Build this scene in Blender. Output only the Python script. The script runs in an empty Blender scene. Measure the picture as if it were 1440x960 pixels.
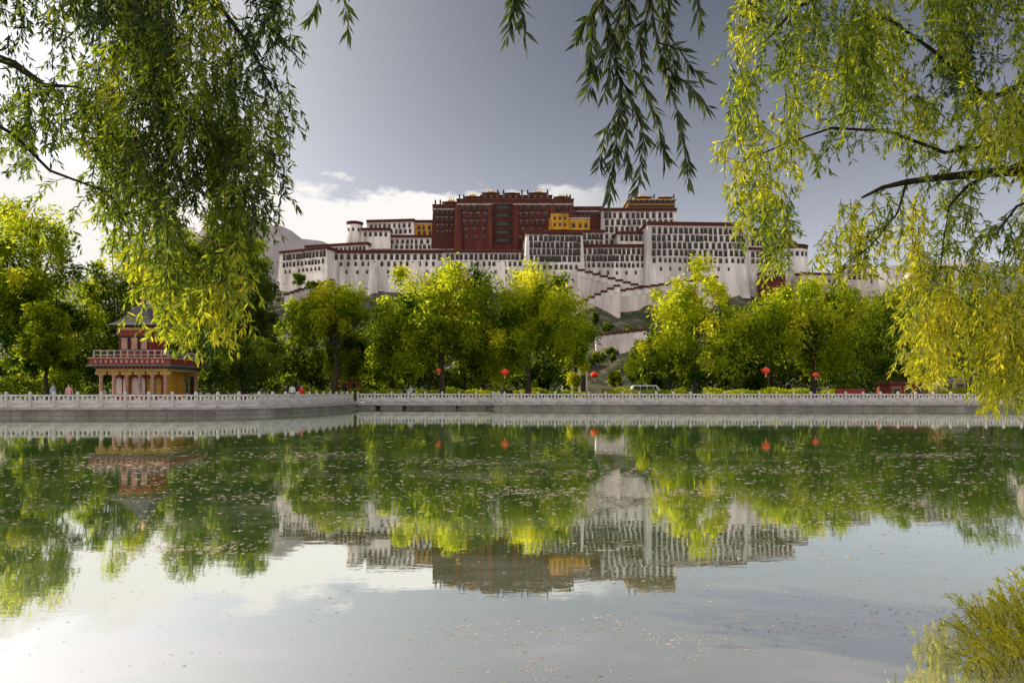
import bpy, math, random
import numpy as np
from mathutils import Vector, Matrix
random.seed(7); rng = np.random.default_rng(7)
scene = bpy.context.scene
C = scene.collection
F = 960.0; HZ = 550.0; CH = 2.3
WZ = .6; WH = CH-WZ
def X(px, Y): return (px-720.0)*Y/F
def Z(py, Y): return CH+(HZ-py)*Y/F
R = math.radians
GZ = 1.2
# ------------------------------------------------------------------ node helpers
def nmath(nt, op, a, b=None, c=None, clamp=False):
    n = nt.nodes.new('ShaderNodeMath'); n.operation = op; n.use_clamp = clamp
    for i, v in enumerate((a, b, c)):
        if v is None: continue
        if isinstance(v, (int, float)): n.inputs[i].default_value = v
        else: nt.links.new(v, n.inputs[i])
    return n.outputs[0]
def nmix(nt, fac, a, b, mode='MIX'):
    n = nt.nodes.new('ShaderNodeMixRGB'); n.blend_type = mode
    for i, v in enumerate((fac, a, b)):
        if isinstance(v, (int, float)): n.inputs[i].default_value = v if i == 0 else (v, v, v, 1)
        elif isinstance(v, tuple): n.inputs[i].default_value = (*v, 1) if len(v) == 3 else v
        else: nt.links.new(v, n.inputs[i])
    return n.outputs[0]
def nnoise(nt, vec, scale, detail=4, rough=.55):
    n = nt.nodes.new('ShaderNodeTexNoise'); n.inputs['Scale'].default_value = scale
    n.inputs['Detail'].default_value = detail; n.inputs['Roughness'].default_value = rough
    if vec is not None: nt.links.new(vec, n.inputs['Vector'])
    return n.outputs['Fac']
def nramp(nt, fac, stops):
    n = nt.nodes.new('ShaderNodeValToRGB'); e = n.color_ramp.elements
    while len(e) < len(stops): e.new(.5)
    for el, (p, c) in zip(e, stops): el.position = p; el.color = (*c, 1)
    nt.links.new(fac, n.inputs[0]); return n.outputs[0]
def nmap(nt, vec, scale):
    n = nt.nodes.new('ShaderNodeMapping'); n.inputs['Scale'].default_value = scale
    nt.links.new(vec, n.inputs['Vector']); return n.outputs[0]
def newmat(name):
    m = bpy.data.materials.new(name); m.use_nodes = True
    nt = m.node_tree; nt.nodes.clear()
    out = nt.nodes.new('ShaderNodeOutputMaterial'); return m, nt, out
def mat(name, col, rough=.8, ns=1.5, amt=.25, bump=0., metal=0., spec=.3, streak=False):
    m, nt, out = newmat(name)
    p = nt.nodes.new('ShaderNodeBsdfPrincipled')
    tc = nt.nodes.new('ShaderNodeTexCoord')
    v = tc.outputs['Object']
    if streak: v = nmap(nt, v, (1, 1, .16))
    n = nnoise(nt, v, ns, 6, .62)
    d = tuple(c*(1-amt) for c in col); l = tuple(min(1, c*(1+amt*.6)) for c in col)
    cc = nramp(nt, n, [(.34, d), (.62, l)])
    nt.links.new(cc, p.inputs['Base Color'])
    p.inputs['Roughness'].default_value = rough; p.inputs['Metallic'].default_value = metal
    p.inputs['Specular IOR Level'].default_value = spec
    if bump:
        b = nt.nodes.new('ShaderNodeBump'); b.inputs['Strength'].default_value = bump
        n2 = nnoise(nt, v, ns*4, 5); nt.links.new(n2, b.inputs['Height']); nt.links.new(b.outputs[0], p.inputs['Normal'])
    nt.links.new(p.outputs[0], out.inputs[0]); return m
def leafmat(name, stops, tstops, trans=.5, gloss=.05):
    m, nt, out = newmat(name)
    a = nt.nodes.new('ShaderNodeAttribute'); a.attribute_name = 'tone'
    c1 = nramp(nt, a.outputs['Fac'], stops); c2 = nramp(nt, a.outputs['Fac'], tstops)
    d = nt.nodes.new('ShaderNodeBsdfDiffuse'); t = nt.nodes.new('ShaderNodeBsdfTranslucent')
    nt.links.new(c1, d.inputs[0]); nt.links.new(c2, t.inputs[0])
    mx = nt.nodes.new('ShaderNodeMixShader'); mx.inputs[0].default_value = trans
    nt.links.new(d.outputs[0], mx.inputs[1]); nt.links.new(t.outputs[0], mx.inputs[2])
    last = mx.outputs[0]
    if gloss:
        g = nt.nodes.new('ShaderNodeBsdfGlossy'); g.inputs['Roughness'].default_value = .45
        g.inputs[0].default_value = (.8, .85, .8, 1)
        m2 = nt.nodes.new('ShaderNodeMixShader'); m2.inputs[0].default_value = gloss
        nt.links.new(last, m2.inputs[1]); nt.links.new(g.outputs[0], m2.inputs[2]); last = m2.outputs[0]
    nt.links.new(last, out.inputs[0]); return m
def stonemat(name, c1, c2, mortar, bw=.9, bh=.3):
    m, nt, out = newmat(name)
    p = nt.nodes.new('ShaderNodeBsdfPrincipled'); tc = nt.nodes.new('ShaderNodeTexCoord')
    s = nt.nodes.new('ShaderNodeSeparateXYZ'); nt.links.new(tc.outputs['Object'], s.inputs[0])
    u = nmath(nt, 'ADD', s.outputs[0], nmath(nt, 'MULTIPLY', s.outputs[1], .7))
    cb = nt.nodes.new('ShaderNodeCombineXYZ'); nt.links.new(u, cb.inputs[0]); nt.links.new(s.outputs[2], cb.inputs[1])
    b = nt.nodes.new('ShaderNodeTexBrick'); b.inputs['Scale'].default_value = 1
    b.inputs['Brick Width'].default_value = bw; b.inputs['Row Height'].default_value = bh
    b.inputs['Mortar Size'].default_value = .02
    b.inputs['Color1'].default_value = (*c1, 1); b.inputs['Color2'].default_value = (*c2, 1); b.inputs['Mortar'].default_value = (*mortar, 1)
    nt.links.new(cb.outputs[0], b.inputs['Vector'])
    n = nnoise(nt, tc.outputs['Object'], .8, 6)
    cc = nmix(nt, .7, b.outputs['Color'], nramp(nt, n, [(.3, (.45, .45, .45)), (.7, (1.2, 1.2, 1.2))]), 'MULTIPLY')
    nt.links.new(cc, p.inputs['Base Color']); p.inputs['Roughness'].default_value = .85
    nt.links.new(p.outputs[0], out.inputs[0]); return m

M = {}
M['white'] = mat('whitewash', (.69, .655, .64), .9, .10, .44, .0, streak=True)
M['cream'] = mat('cream_wash', (.42, .37, .34), .9, .15, .25, streak=True)
M['pinkwhite'] = mat('weathered_whitewash', (.60, .53, .51), .9, .12, .38, streak=True)
M['red'] = mat('red_wall', (.118, .032, .025), .9, .2, .38, streak=True)
M['redband'] = mat('maroon_frieze', (.095, .028, .022), .9, 1.0, .35)
M['brown'] = mat('brown_wood', (.085, .045, .03), .8, .8, .3)
M['yellow'] = mat('ochre_wall', (.58, .30, .03), .85, .3, .35, streak=True)
M['gold'] = mat('gilded_roof', (.58, .34, .08), .45, .6, .3, metal=.6)
M['black'] = mat('black_surround', (.03, .02, .019), .8, 1, .3)
M['pane'] = mat('dark_pane', (.02, .018, .02), .3, 1, .3, spec=.5)
M['awning'] = mat('white_awning', (.68, .63, .62), .9, 1, .1)
M['roofcap'] = mat('parapet_cap', (.15, .07, .055), .9, .8, .3)
M['marble'] = mat('white_marble', (.52, .51, .52), .7, 2, .3)
M['stone'] = stonemat('embankment_stone', (.30, .28, .27), (.21, .20, .19), (.10, .095, .09))
M['coping'] = mat('stone_coping', (.36, .34, .33), .8, 2, .3)
M['bark'] = mat('bark', (.055, .04, .03), .95, 6, .4, .4)
M['barkdark'] = mat('dark_bark', (.030, .022, .018), .95, 6, .4, .3)
M['redpaint'] = mat('red_paint', (.24, .036, .026), .5, 2, .25)
M['pillarred'] = mat('faded_pillar_paint', (.42, .24, .19), .6, 2, .3)
M['lantern'] = mat('lantern_silk', (.85, .05, .02), .5, 3, .15)
M['goldpaint'] = mat('gold_paint', (.50, .32, .09), .5, 3, .3)
M['greenpaint'] = mat('green_paint', (.06, .18, .13), .5, 3, .25)
M['greyroof'] = mat('grey_tile', (.11, .10, .105), .7, 5, .3, .2)
M['skin'] = mat('skin', (.48, .28, .20), .6, 5, .1)
M['hair'] = mat('hair', (.02, .016, .014), .6, 9, .2)
M['carwhite'] = mat('car_paint', (.72, .74, .76), .25, 1, .03, spec=.6)
M['tyre'] = mat('tyre', (.02, .02, .02), .9, 4, .1)
M['steel'] = mat('steel', (.5, .5, .5), .35, 3, .1, metal=.8)
M['rock'] = mat('grey_rock', (.16, .15, .14), .95, 2.5, .4, .6)
M['lamppole'] = mat('dark_lamp_pole', (.05, .055, .045), .6, 2, .2)

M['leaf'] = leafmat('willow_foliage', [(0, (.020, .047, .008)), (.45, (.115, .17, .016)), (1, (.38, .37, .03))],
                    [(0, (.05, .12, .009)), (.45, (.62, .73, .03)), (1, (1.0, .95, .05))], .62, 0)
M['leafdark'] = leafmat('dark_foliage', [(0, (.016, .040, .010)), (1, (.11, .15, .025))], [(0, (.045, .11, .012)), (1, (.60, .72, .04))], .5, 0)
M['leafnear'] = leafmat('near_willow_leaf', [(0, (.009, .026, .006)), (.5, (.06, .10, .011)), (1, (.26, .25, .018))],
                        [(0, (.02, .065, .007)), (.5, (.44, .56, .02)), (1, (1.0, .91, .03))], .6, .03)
M['leafhang'] = leafmat('dark_willow_leaf', [(0, (.010, .024, .008)), (1, (.05, .075, .018))], [(0, (.025, .06, .008)), (1, (.30, .38, .025))], .4, .05)

# ------------------------------------------------------------------ object helpers
def worigin(o):
    v = Vector((0, 0, 0))
    while o is not None: v += o.location; o = o.parent
    return v
def tag(o, label=None, cat=None, group=None, kind=None):
    if label: o['label'] = label
    if cat: o['category'] = cat
    if group: o['group'] = group
    if kind: o['kind'] = kind
    return o
def empty(name, loc, label, cat, group=None):
    o = bpy.data.objects.new(name, None); o.location = loc; C.objects.link(o)
    o.empty_display_size = .3
    return tag(o, label, cat, group)
class MB:
    def __init__(s): s.v = []; s.f = []; s.m = []
    def add(s, vs, fs, mi=0):
        b = len(s.v); s.v += [tuple(v) for v in vs]
        for f in fs: s.f.append(tuple(i+b for i in f)); s.m.append(mi)
    def hexa(s, p, mi=0):
        s.add(p, [(0, 3, 2, 1), (4, 5, 6, 7), (0, 1, 5, 4), (1, 2, 6, 5), (2, 3, 7, 6), (3, 0, 4, 7)], mi)
    def box(s, x0, x1, y0, y1, z0, z1, mi=0):
        s.hexa([(x0, y0, z0), (x1, y0, z0), (x1, y1, z0), (x0, y1, z0), (x0, y0, z1), (x1, y0, z1), (x1, y1, z1), (x0, y1, z1)], mi)
    def frus(s, b, z0, t, z1, mi=0):
        s.hexa([(b[0], b[2], z0), (b[1], b[2], z0), (b[1], b[3], z0), (b[0], b[3], z0), (t[0], t[2], z1), (t[1], t[2], z1), (t[1], t[3], z1), (t[0], t[3], z1)], mi)
    def tube(s, pts, rad, seg=6, mi=0):
        pts = [Vector(p) for p in pts]; n = len(pts)
        if not hasattr(rad, '__len__'): rad = [rad]*n
        b = len(s.v)
        for i, p in enumerate(pts):
            d = (pts[min(i+1, n-1)]-pts[max(i-1, 0)]).normalized()
            a = d.cross(Vector((0, 0, 1)) if abs(d.z) < .9 else Vector((1, 0, 0))).normalized(); c = d.cross(a)
            for k in range(seg):
                t = 2*math.pi*k/seg; s.v.append(tuple(p+(a*math.cos(t)+c*math.sin(t))*rad[i]))
        for i in range(n-1):
            for k in range(seg):
                k2 = (k+1) % seg
                s.f.append((b+i*seg+k, b+i*seg+k2, b+(i+1)*seg+k2, b+(i+1)*seg+k)); s.m.append(mi)
        s.f.append(tuple(b+k for k in range(seg))); s.m.append(mi)
        s.f.append(tuple(b+(n-1)*seg+k for k in reversed(range(seg)))); s.m.append(mi)
    def lathe(s, cx, cy, prof, seg=16, mi=0, axis='z'):
        b = len(s.v); n = len(prof)
        for r, z in prof:
            for k in range(seg):
                t = 2*math.pi*k/seg
                if axis == 'z': s.v.append((cx+r*math.cos(t), cy+r*math.sin(t), z))
                else: s.v.append((cx+r*math.cos(t), z, cy+r*math.sin(t)))
        for i in range(n-1):
            for k in range(seg):
                k2 = (k+1) % seg
                s.f.append((b+i*seg+k, b+i*seg+k2, b+(i+1)*seg+k2, b+(i+1)*seg+k)); s.m.append(mi)
        s.f.append(tuple(b+k for k in reversed(range(seg)))); s.m.append(mi)
        s.f.append(tuple(b+(n-1)*seg+k for k in range(seg))); s.m.append(mi)
    def mesh(s, name, mats, off=(0, 0, 0), smooth=False):
        me = bpy.data.meshes.new(name); o = Vector(off)
        me.from_pydata([tuple(Vector(v)-o) for v in s.v], [], s.f)
        for m in (mats if isinstance(mats, (list, tuple)) else [mats]): me.materials.append(m)
        me.polygons.foreach_set('material_index', s.m)
        if smooth: me.polygons.foreach_set('use_smooth', [True]*len(s.f))
        me.update(); return me
    def build(s, name, mats, parent=None, smooth=False, loc=None):
        off = worigin(parent) if parent else Vector(loc or (0, 0, 0))
        o = bpy.data.objects.new(name, s.mesh(name, mats, off, smooth)); C.objects.link(o)
        if parent: o.parent = parent
        else: o.location = off
        return o
def place(name, me, parent, wloc, rotz=0, scale=None):
    o = bpy.data.objects.new(name, me); C.objects.link(o)
    o.parent = parent; o.location = Vector(wloc)-worigin(parent); o.rotation_euler = (0, 0, rotz)
    if scale: o.scale = scale
    return o
def unit(a): return a/np.maximum(np.linalg.norm(a, axis=1, keepdims=True), 1e-9)
def leafobj(name, P, D, L, W, tone, m, parent):
    n = len(P); D = unit(D); S = unit(np.cross(D, unit(rng.normal(size=(n, 3)))))
    mid = P+D*(L*.45)[:, None]
    V = np.empty((n, 4, 3)); V[:, 0] = P; V[:, 1] = mid+S*(W*.5)[:, None]; V[:, 2] = P+D*L[:, None]; V[:, 3] = mid-S*(W*.5)[:, None]
    V = V.reshape(-1, 3)-np.array(worigin(parent))
    me = bpy.data.meshes.new(name); me.vertices.add(4*n); me.vertices.foreach_set('co', V.ravel())
    me.loops.add(4*n); me.loops.foreach_set('vertex_index', np.arange(4*n, dtype=np.int32))
    me.polygons.add(n); me.polygons.foreach_set('loop_start', np.arange(0, 4*n, 4, dtype=np.int32))
    a = me.attributes.new('tone', 'FLOAT', 'POINT'); a.data.foreach_set('value', np.repeat(np.clip(tone, 0, 1), 4).astype(np.float32))
    me.materials.append(m); me.update(calc_edges=True); me.validate()
    o = bpy.data.objects.new(name, me); C.objects.link(o); o.parent = parent; return o

# ------------------------------------------------------------------ camera, light, sky
cam = bpy.data.cameras.new('camera'); co = bpy.data.objects.new('camera', cam); C.objects.link(co)
co.location = (0, 0, CH); co.rotation_euler = (R(90), 0, 0)
cam.lens = 24; cam.sensor_width = 36; cam.shift_y = 70/1440; cam.clip_end = 20000; cam.clip_start = .05
scene.camera = co
AZ, EL = R(-70), R(23)
SV = Vector((math.sin(AZ)*math.cos(EL), math.cos(AZ)*math.cos(EL), math.sin(EL)))
sl = bpy.data.lights.new('sun', 'SUN'); sl.energy = 5; sl.angle = R(.5); sl.color = (1, .86, .59)
so = bpy.data.objects.new('sun', sl); C.objects.link(so); so.rotation_euler = (-SV).to_track_quat('-Z', 'Y').to_euler()
w = bpy.data.worlds.new('World'); scene.world = w; w.use_nodes = True; nt = w.node_tree; nt.nodes.clear()
wo = nt.nodes.new('ShaderNodeOutputWorld'); bg = nt.nodes.new('ShaderNodeBackground'); bg.inputs[1].default_value = .1
sky = nt.nodes.new('ShaderNodeTexSky'); sky.sky_type = 'NISHITA'; sky.sun_disc = False
sky.sun_elevation = EL; sky.sun_rotation = AZ % (2*math.pi); sky.dust_density = 1.2; sky.altitude = 3000
hs = nt.nodes.new('ShaderNodeHueSaturation'); hs.inputs['Saturation'].default_value = .62; hs.inputs['Value'].default_value = .66
nt.links.new(sky.outputs[0], hs.inputs['Color'])
tc = nt.nodes.new('ShaderNodeTexCoord'); g = tc.outputs['Generated']
sep = nt.nodes.new('ShaderNodeSeparateXYZ'); nt.links.new(g, sep.inputs[0])
dp = nt.nodes.new('ShaderNodeVectorMath'); dp.operation = 'DOT_PRODUCT'; nt.links.new(g, dp.inputs[0]); dp.inputs[1].default_value = SV
dt = nmath(nt, 'MAXIMUM', dp.outputs['Value'], 0.0)
glow = nmath(nt, 'MULTIPLY', nmath(nt, 'POWER', dt, 4.4), 18.0)
base = nmix(nt, 1.0, hs.outputs[0], nmix(nt, 1.0, (1, .95, .88), glow, 'MULTIPLY'), 'ADD')
zc = nmath(nt, 'MAXIMUM', sep.outputs[2], 0.0)
haze = nmath(nt, 'MULTIPLY', nmath(nt, 'POWER', nmath(nt, 'SUBTRACT', 1.0, zc), 4.5), 8.0)
base = nmix(nt, 1.0, base, nmix(nt, 1.0, (1, .95, 1.0), haze, 'MULTIPLY'), 'ADD')
# low clouds towards the sun
nz = nnoise(nt, nmap(nt, g, (4.2, 4.2, 9)), 2.6, 10, .62)
hgt = nmath(nt, 'MULTIPLY', nmath(nt, 'SUBTRACT', sep.outputs[2], .270), 6.2)
cl = nmath(nt, 'MULTIPLY', nmath(nt, 'SUBTRACT', nmath(nt, 'SUBTRACT', nz, .43), hgt), 10.0, clamp=True)
fall = nmath(nt, 'MULTIPLY', nmath(nt, 'SUBTRACT', dt, .24), 6.0, clamp=True)
base = nmix(nt, nmath(nt, 'MULTIPLY', cl, fall), base, (9.9, 9.5, 9.2))
# bright cloud bank added in the unseen sky behind the camera to light the facades
bk = nmath(nt, 'MULTIPLY', nmath(nt, 'ADD', sep.outputs[1], -.02), -2.2, clamp=True)
nb = nmath(nt, 'ADD', nmath(nt, 'MULTIPLY', nnoise(nt, g, 3, 5), .6), .55)
base = nmix(nt, nmath(nt, 'MULTIPLY', bk, nb, clamp=True), base, (10.4, 9.5, 8.9))
nt.links.new(base, bg.inputs[0]); nt.links.new(bg.outputs[0], wo.inputs[0])
scene.view_settings.view_transform = 'Standard'; scene.view_settings.look = 'None'; scene.view_settings.exposure = 0

# ------------------------------------------------------------------ setting
def sheet(name, pts, z, m, skirt=None):
    b = MB(); n = len(pts)
    b.add([(x, y, z) for x, y in pts], [tuple(range(n))])
    if skirt is not None:
        b.add([(x, y, z) for x, y in pts]+[(x, y, skirt) for x, y in pts], [(i, i+n, (i+1) % n+n, (i+1) % n) for i in range(n)])
    o = b.build(name, m); o['kind'] = 'structure'; return o
# water
m, nt, out = newmat('lake_water')
tc = nt.nodes.new('ShaderNodeTexCoord'); v = tc.outputs['Object']
bp = nt.nodes.new('ShaderNodeBump'); bp.inputs['Strength'].default_value = .007; bp.inputs['Distance'].default_value = .2
h1 = nnoise(nt, nmap(nt, v, (.5, 1.5, 1)), 1.1, 2); h2 = nnoise(nt, nmap(nt, v, (.9, 2.6, 1)), 6, 2)
patch = nnoise(nt, nmap(nt, v, (.3, 1, 1)), .12, 3)
hh = nmath(nt, 'ADD', h1, nmath(nt, 'MULTIPLY', h2, nmath(nt, 'MULTIPLY', patch, .40)))
nt.links.new(hh, bp.inputs['Height'])
df = nt.nodes.new('ShaderNodeBsdfDiffuse')
sp_ = nt.nodes.new('ShaderNodeSeparateXYZ'); nt.links.new(v, sp_.inputs[0])
# pollen film: thin patches everywhere; pale lilac near the shore is painted-in sky brightness
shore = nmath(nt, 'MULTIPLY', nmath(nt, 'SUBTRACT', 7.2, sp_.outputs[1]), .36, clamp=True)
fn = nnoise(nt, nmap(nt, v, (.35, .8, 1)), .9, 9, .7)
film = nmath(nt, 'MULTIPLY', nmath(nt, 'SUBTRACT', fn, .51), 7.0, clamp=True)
near_bright = nmath(nt, 'MULTIPLY', shore, nmath(nt, 'ADD', nmath(nt, 'MULTIPLY', fn, .9), .35), clamp=True)
film_bright = nmath(nt, 'ADD', nmath(nt, 'MULTIPLY', film, .30), nmath(nt, 'MULTIPLY', near_bright, .75), clamp=True)
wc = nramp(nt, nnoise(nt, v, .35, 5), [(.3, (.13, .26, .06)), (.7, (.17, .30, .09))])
nt.links.new(nmix(nt, film_bright, wc, (.66, .60, .65)), df.inputs[0])
gl = nt.nodes.new('ShaderNodeBsdfGlossy'); gl.inputs[0].default_value = (.99, 1.0, .98, 1); gl.inputs['Roughness'].default_value = .006
fr = nt.nodes.new('ShaderNodeFresnel'); fr.inputs[0].default_value = 1.45
nt.links.new(bp.outputs[0], gl.inputs['Normal'])
fac = nmath(nt, 'ADD', nmath(nt, 'MULTIPLY', fr.outputs[0], .18), .78, clamp=True)
fac = nmath(nt, 'SUBTRACT', fac, nmath(nt, 'MULTIPLY', near_bright, .17), clamp=True)
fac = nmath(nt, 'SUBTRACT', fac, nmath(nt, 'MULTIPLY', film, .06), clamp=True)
mx = nt.nodes.new('ShaderNodeMixShader'); nt.links.new(fac, mx.inputs[0])
nt.links.new(df.outputs[0], mx.inputs[1]); nt.links.new(gl.outputs[0], mx.inputs[2]); nt.links.new(mx.outputs[0], out.inputs[0])
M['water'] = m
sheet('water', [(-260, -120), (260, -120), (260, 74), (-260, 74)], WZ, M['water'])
# grounds
m, nt, out = newmat('park_ground_mix'); p = nt.nodes.new('ShaderNodeBsdfPrincipled'); tc = nt.nodes.new('ShaderNodeTexCoord')
n1 = nnoise(nt, tc.outputs['Object'], .05, 6)
nt.links.new(nramp(nt, n1, [(.35, (.04, .06, .02)), (.55, (.08, .09, .035)), (.7, (.12, .12, .07))]), p.inputs['Base Color'])
p.inputs['Roughness'].default_value = .95; nt.links.new(p.outputs[0], out.inputs[0]); M['park'] = m
bank = [(-260, 44), (-35, 47), (-22, 47.5), (-18.5, 50.5), (-16.4, 56), (-15.7, 62), (-15.5, 68.2)]
rec = [(-15.5, 71.5), (-1.7, 71.5)]
bank2 = [(-1.7, 66.5), (-.9, 64.6), (47, 62.6), (260, 58)]
sheet('ground', bank+rec+bank2+[(6000, 58), (6000, 9000), (-6000, 9000), (-6000, 44)], GZ, M['park'])
pav = mat('promenade_paving', (.38, .36, .35), .85, 1.5, .2)
sheet('promenade_pavement', [(-200, 45.4), (-35, 47.3), (-22.2, 47.9), (-18.8, 50.8), (-16.7, 56), (-16, 62), (-15.8, 71.9), (-1.4, 71.9), (-1.3, 67), (-.6, 65), (47, 63), (200, 59.7), (200, 68), (47, 70), (0, 74), (-20, 75), (-21, 56), (-24, 53), (-40, 52), (-200, 51)], GZ+.006, pav)
nb = [(-60, -60), (60, -60), (60, 40), (40, 32), (12.6, 15.0), (9.6, 11.4), (7.6, 9), (5.6, 6.7), (4.2, 5.3), (3.5, 4.4), (2.5, 3.3), (-4.2, 3.3), (-9.2, 9.8), (-45, 32), (-60, 38)]
sheet('near_bank_ground', nb, .75, mat('near_bank_soil', (.09, .10, .04), .95, 3, .4, .5), -.6)

# hill under the palace
def hill():
    nx, ny = 110, 70; vs = []; fs = []
    xs = np.linspace(-330, 430, nx); ys = np.concatenate([np.linspace(318, 475, 46), np.linspace(482, 760, 24)])
    for j, y in enumerate(ys):
        for i, x in enumerate(xs):
            t = np.interp(y, [318, 345, 380, 420, 452, 468, 560, 640, 760], [0, 5, 20, 44, 62, 70, 76, 50, 0])
            s = np.interp(x, [-330, -250, -185, -150, 190, 240, 330, 430], [0, .35, .75, 1, 1, .78, .4, 0])
            s2 = s*s*(3-2*s)
            nn = math.sin(x*.11+y*.05)*1.8+math.sin(x*.23-y*.17)*1.4+random.uniform(-1.6, 1.6)
            vs.append((x, y, GZ-.5+t*s2+nn*min(1, t*s2/15)))
    for j in range(ny-1):
        for i in range(nx-1):
            a = j*nx+i; fs.append((a, a+1, a+nx+1, a+nx))
    b = MB(); b.add(vs, fs)
    m, nt, out = newmat('rocky_hillside'); p = nt.nodes.new('ShaderNodeBsdfPrincipled'); tc = nt.nodes.new('ShaderNodeTexCoord')
    n1 = nnoise(nt, tc.outputs['Object'], .11, 9, .7)
    nt.links.new(nramp(nt, n1, [(.42, (.035, .055, .018)), (.53, (.10, .10, .055)), (.66, (.26, .225, .205))]), p.inputs['Base Color'])
    p.inputs['Roughness'].default_value = .95
    bb = nt.nodes.new('ShaderNodeBump'); bb.inputs['Strength'].default_value = .9; bb.inputs['Distance'].default_value = 4; nt.links.new(n1, bb.inputs['Height']); nt.links.new(bb.outputs[0], p.inputs['Normal'])
    nt.links.new(p.outputs[0], out.inputs[0])
    o = b.build('hill', m); o['kind'] = 'structure'
hill()
def mountain():
    nx, ny = 160, 24; vs = []; fs = []; YR = 3600
    for j in range(ny):
        t = j/(ny-1)
        for i in range(nx):
            px = -400+i*(2300/(nx-1))
            top = np.interp(px, [-400, -100, 150, 240, 300, 335, 372, 420, 470, 540, 700, 1000, 1150, 1260, 1330, 1500, 1900], [430, 410, 390, 355, 316, 307, 318, 333, 342, 362, 420, 430, 400, 374, 366, 380, 400])
            zt = Z(top, YR); y = 2300+t*1300
            prof = t**1.35
            nn = (math.sin(px*.045+t*9)*.05+math.sin(px*.11-t*17)*.035+random.uniform(-.02, .02))*(1-abs(t-.5)*1.2)
            vs.append((X(px, y), y, max(.5, zt*(prof+nn*t))))
    for j in range(ny-1):
        for i in range(nx-1):
            a = j*nx+i; fs.append((a, a+1, a+nx+1, a+nx))
    b = MB(); b.add(vs, fs)
    o = b.build('mountain', mat('hazy_mountain', (.40, .37, .38), 1, .004, .3), smooth=True); o['kind'] = 'structure'
mountain()

# ------------------------------------------------------------------ embankments, bridge, balustrades
def wall_along(name, pts, label, z0=-.5, th=.5):
    b = MB(); n = len(pts)
    r = empty(name, (pts[0][0], pts[0][1], 0), label, 'embankment wall')
    def ribbon(b, o0, o1, z0, z1):
        P = []
        for i, (x, y) in enumerate(pts):
            a = Vector(pts[max(i-1, 0)]); c = Vector(pts[min(i+1, n-1)]); d = (c-a).normalized(); nrm = Vector((d.y, -d.x))
            P.append((Vector((x, y))+nrm*o0, Vector((x, y))+nrm*o1))
        for i in range(n-1):
            (f0, k0), (f1, k1) = P[i], P[i+1]
            b.hexa([(f0.x, f0.y, z0), (f1.x, f1.y, z0), (k1.x, k1.y, z0), (k0.x, k0.y, z0), (f0.x, f0.y, z1), (f1.x, f1.y, z1), (k1.x, k1.y, z1), (k0.x, k0.y, z1)])
    ribbon(b, .12, -th, z0, GZ-.16); b.build('stone_face', M['stone'], r)
    b = MB(); ribbon(b, .22, -th-.05, GZ-.158, GZ+.03); b.build('coping', M['coping'], r)
    b = MB(); ribbon(b, .40, -.02, z0, WZ+.07); b.build('footing', M['stone'], r)
wall_along('embankment_wall', [(-150, 45.47), (-35, 47), (-28, 47.2), (-22, 47.5), (-20, 48.7), (-18.5, 50.5), (-17.2, 53), (-16.4, 56), (-15.9, 59), (-15.7, 62), (-15.5, 68.2)], 'curving grey stone embankment below the pavilion on the left shore')
wall_along('embankment_wall', [(-1.7, 67.5), (-1.5, 65.3), (-.9, 64.6), (10, 64.15), (20, 63.73), (30, 63.3), (47, 62.6), (140, 60.6)], 'long straight grey stone embankment along the right shore')
wall_along('embankment_wall', [(-15.4, 71.5), (-8, 71.6), (-1.75, 71.5)], 'short recessed stone embankment in shadow behind the low footbridge')
r = empty('footbridge', (-8.6, 69, 0), 'low flat stone footbridge over the dark inlet between the two embankments', 'bridge')
b = MB(); b.box(-15.35, -1.85, 67.6, 70.4, .90, 1.16); b.box(-15.35, -1.85, 67.45, 67.58, .95, 1.22); b.build('deck', M['coping'], r)
for px in (-14.6, -11.9, -6.6, -3.6):
    b = MB(); b.box(px-1.0, px+1.0, 67.8, 70.2, -.5, .89); b.box(px-1.1, px+1.1, 67.7, 70.3, -.5, WZ+.06); b.build('pier', M['stone'], r)
pb = MB(); pb.box(-.09, .09, -.09, .09, 0, .92); pb.box(-.12, .12, -.12, .12, 0, .16)
pb.lathe(0, 0, [(.09, .92), (.115, .95), (.115, 1.0), (.06, 1.04)], 8)
POST = pb.mesh('post', M['marble'])
def panel_mesh(L):
    b = MB(); l = L/2-.092
    b.box(-l, l, -.06, .06, .72, .84); b.box(-l, l, -.07, .07, .05, .17); b.box(-l, l, -.035, .035, .172, .46)
    b.box(-l*.86, l*.86, -.05, .05, .22, .41)
    for k in (-.66, -.22, .22, .66): b.box(k*l-.05, k*l+.05, -.045, .045, .462, .718)
    b.box(-l*.12, l*.12, -.055, .055, .462, .6)
    return b.mesh('panel', M['marble'])
PAN = panel_mesh(1.6)
def balustrade(pts, label):
    pts = [Vector(p) for p in pts]; r = empty('balustrade', (pts[0].x, pts[0].y, GZ), label, 'balustrade', None)
    for a, c in zip(pts, pts[1:]):
        n = max(1, round((c-a).length/1.6)); L = (c-a).length/n; d = (c-a).normalized(); ang = math.atan2(d.y, d.x)
        for k in range(n):
            p = a+d*L*k; q = p+d*L*.5
            place('post', POST, r, (p.x, p.y, GZ+.03), ang)
            place('panel', PAN, r, (q.x, q.y, GZ+.03), ang, (L/1.6, 1, 1))
    place('post', POST, r, (pts[-1].x, pts[-1].y, GZ+.03), 0)
balustrade([(-48, 47.05), (-35, 47.25), (-22.1, 47.75), (-18.8, 50.8), (-16.65, 56.1), (-15.95, 62), (-15.75, 67.4)], 'white marble balustrade curving round the left shore in front of the pavilion')
balustrade([(-15.3, 67.8), (-1.9, 67.8)], 'short white marble balustrade on the footbridge across the inlet')
balustrade([(-1.75, 67.2), (-.7, 64.95), (47, 62.95), (58, 62.6)], 'long white marble balustrade along the right shore under the trees')

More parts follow.
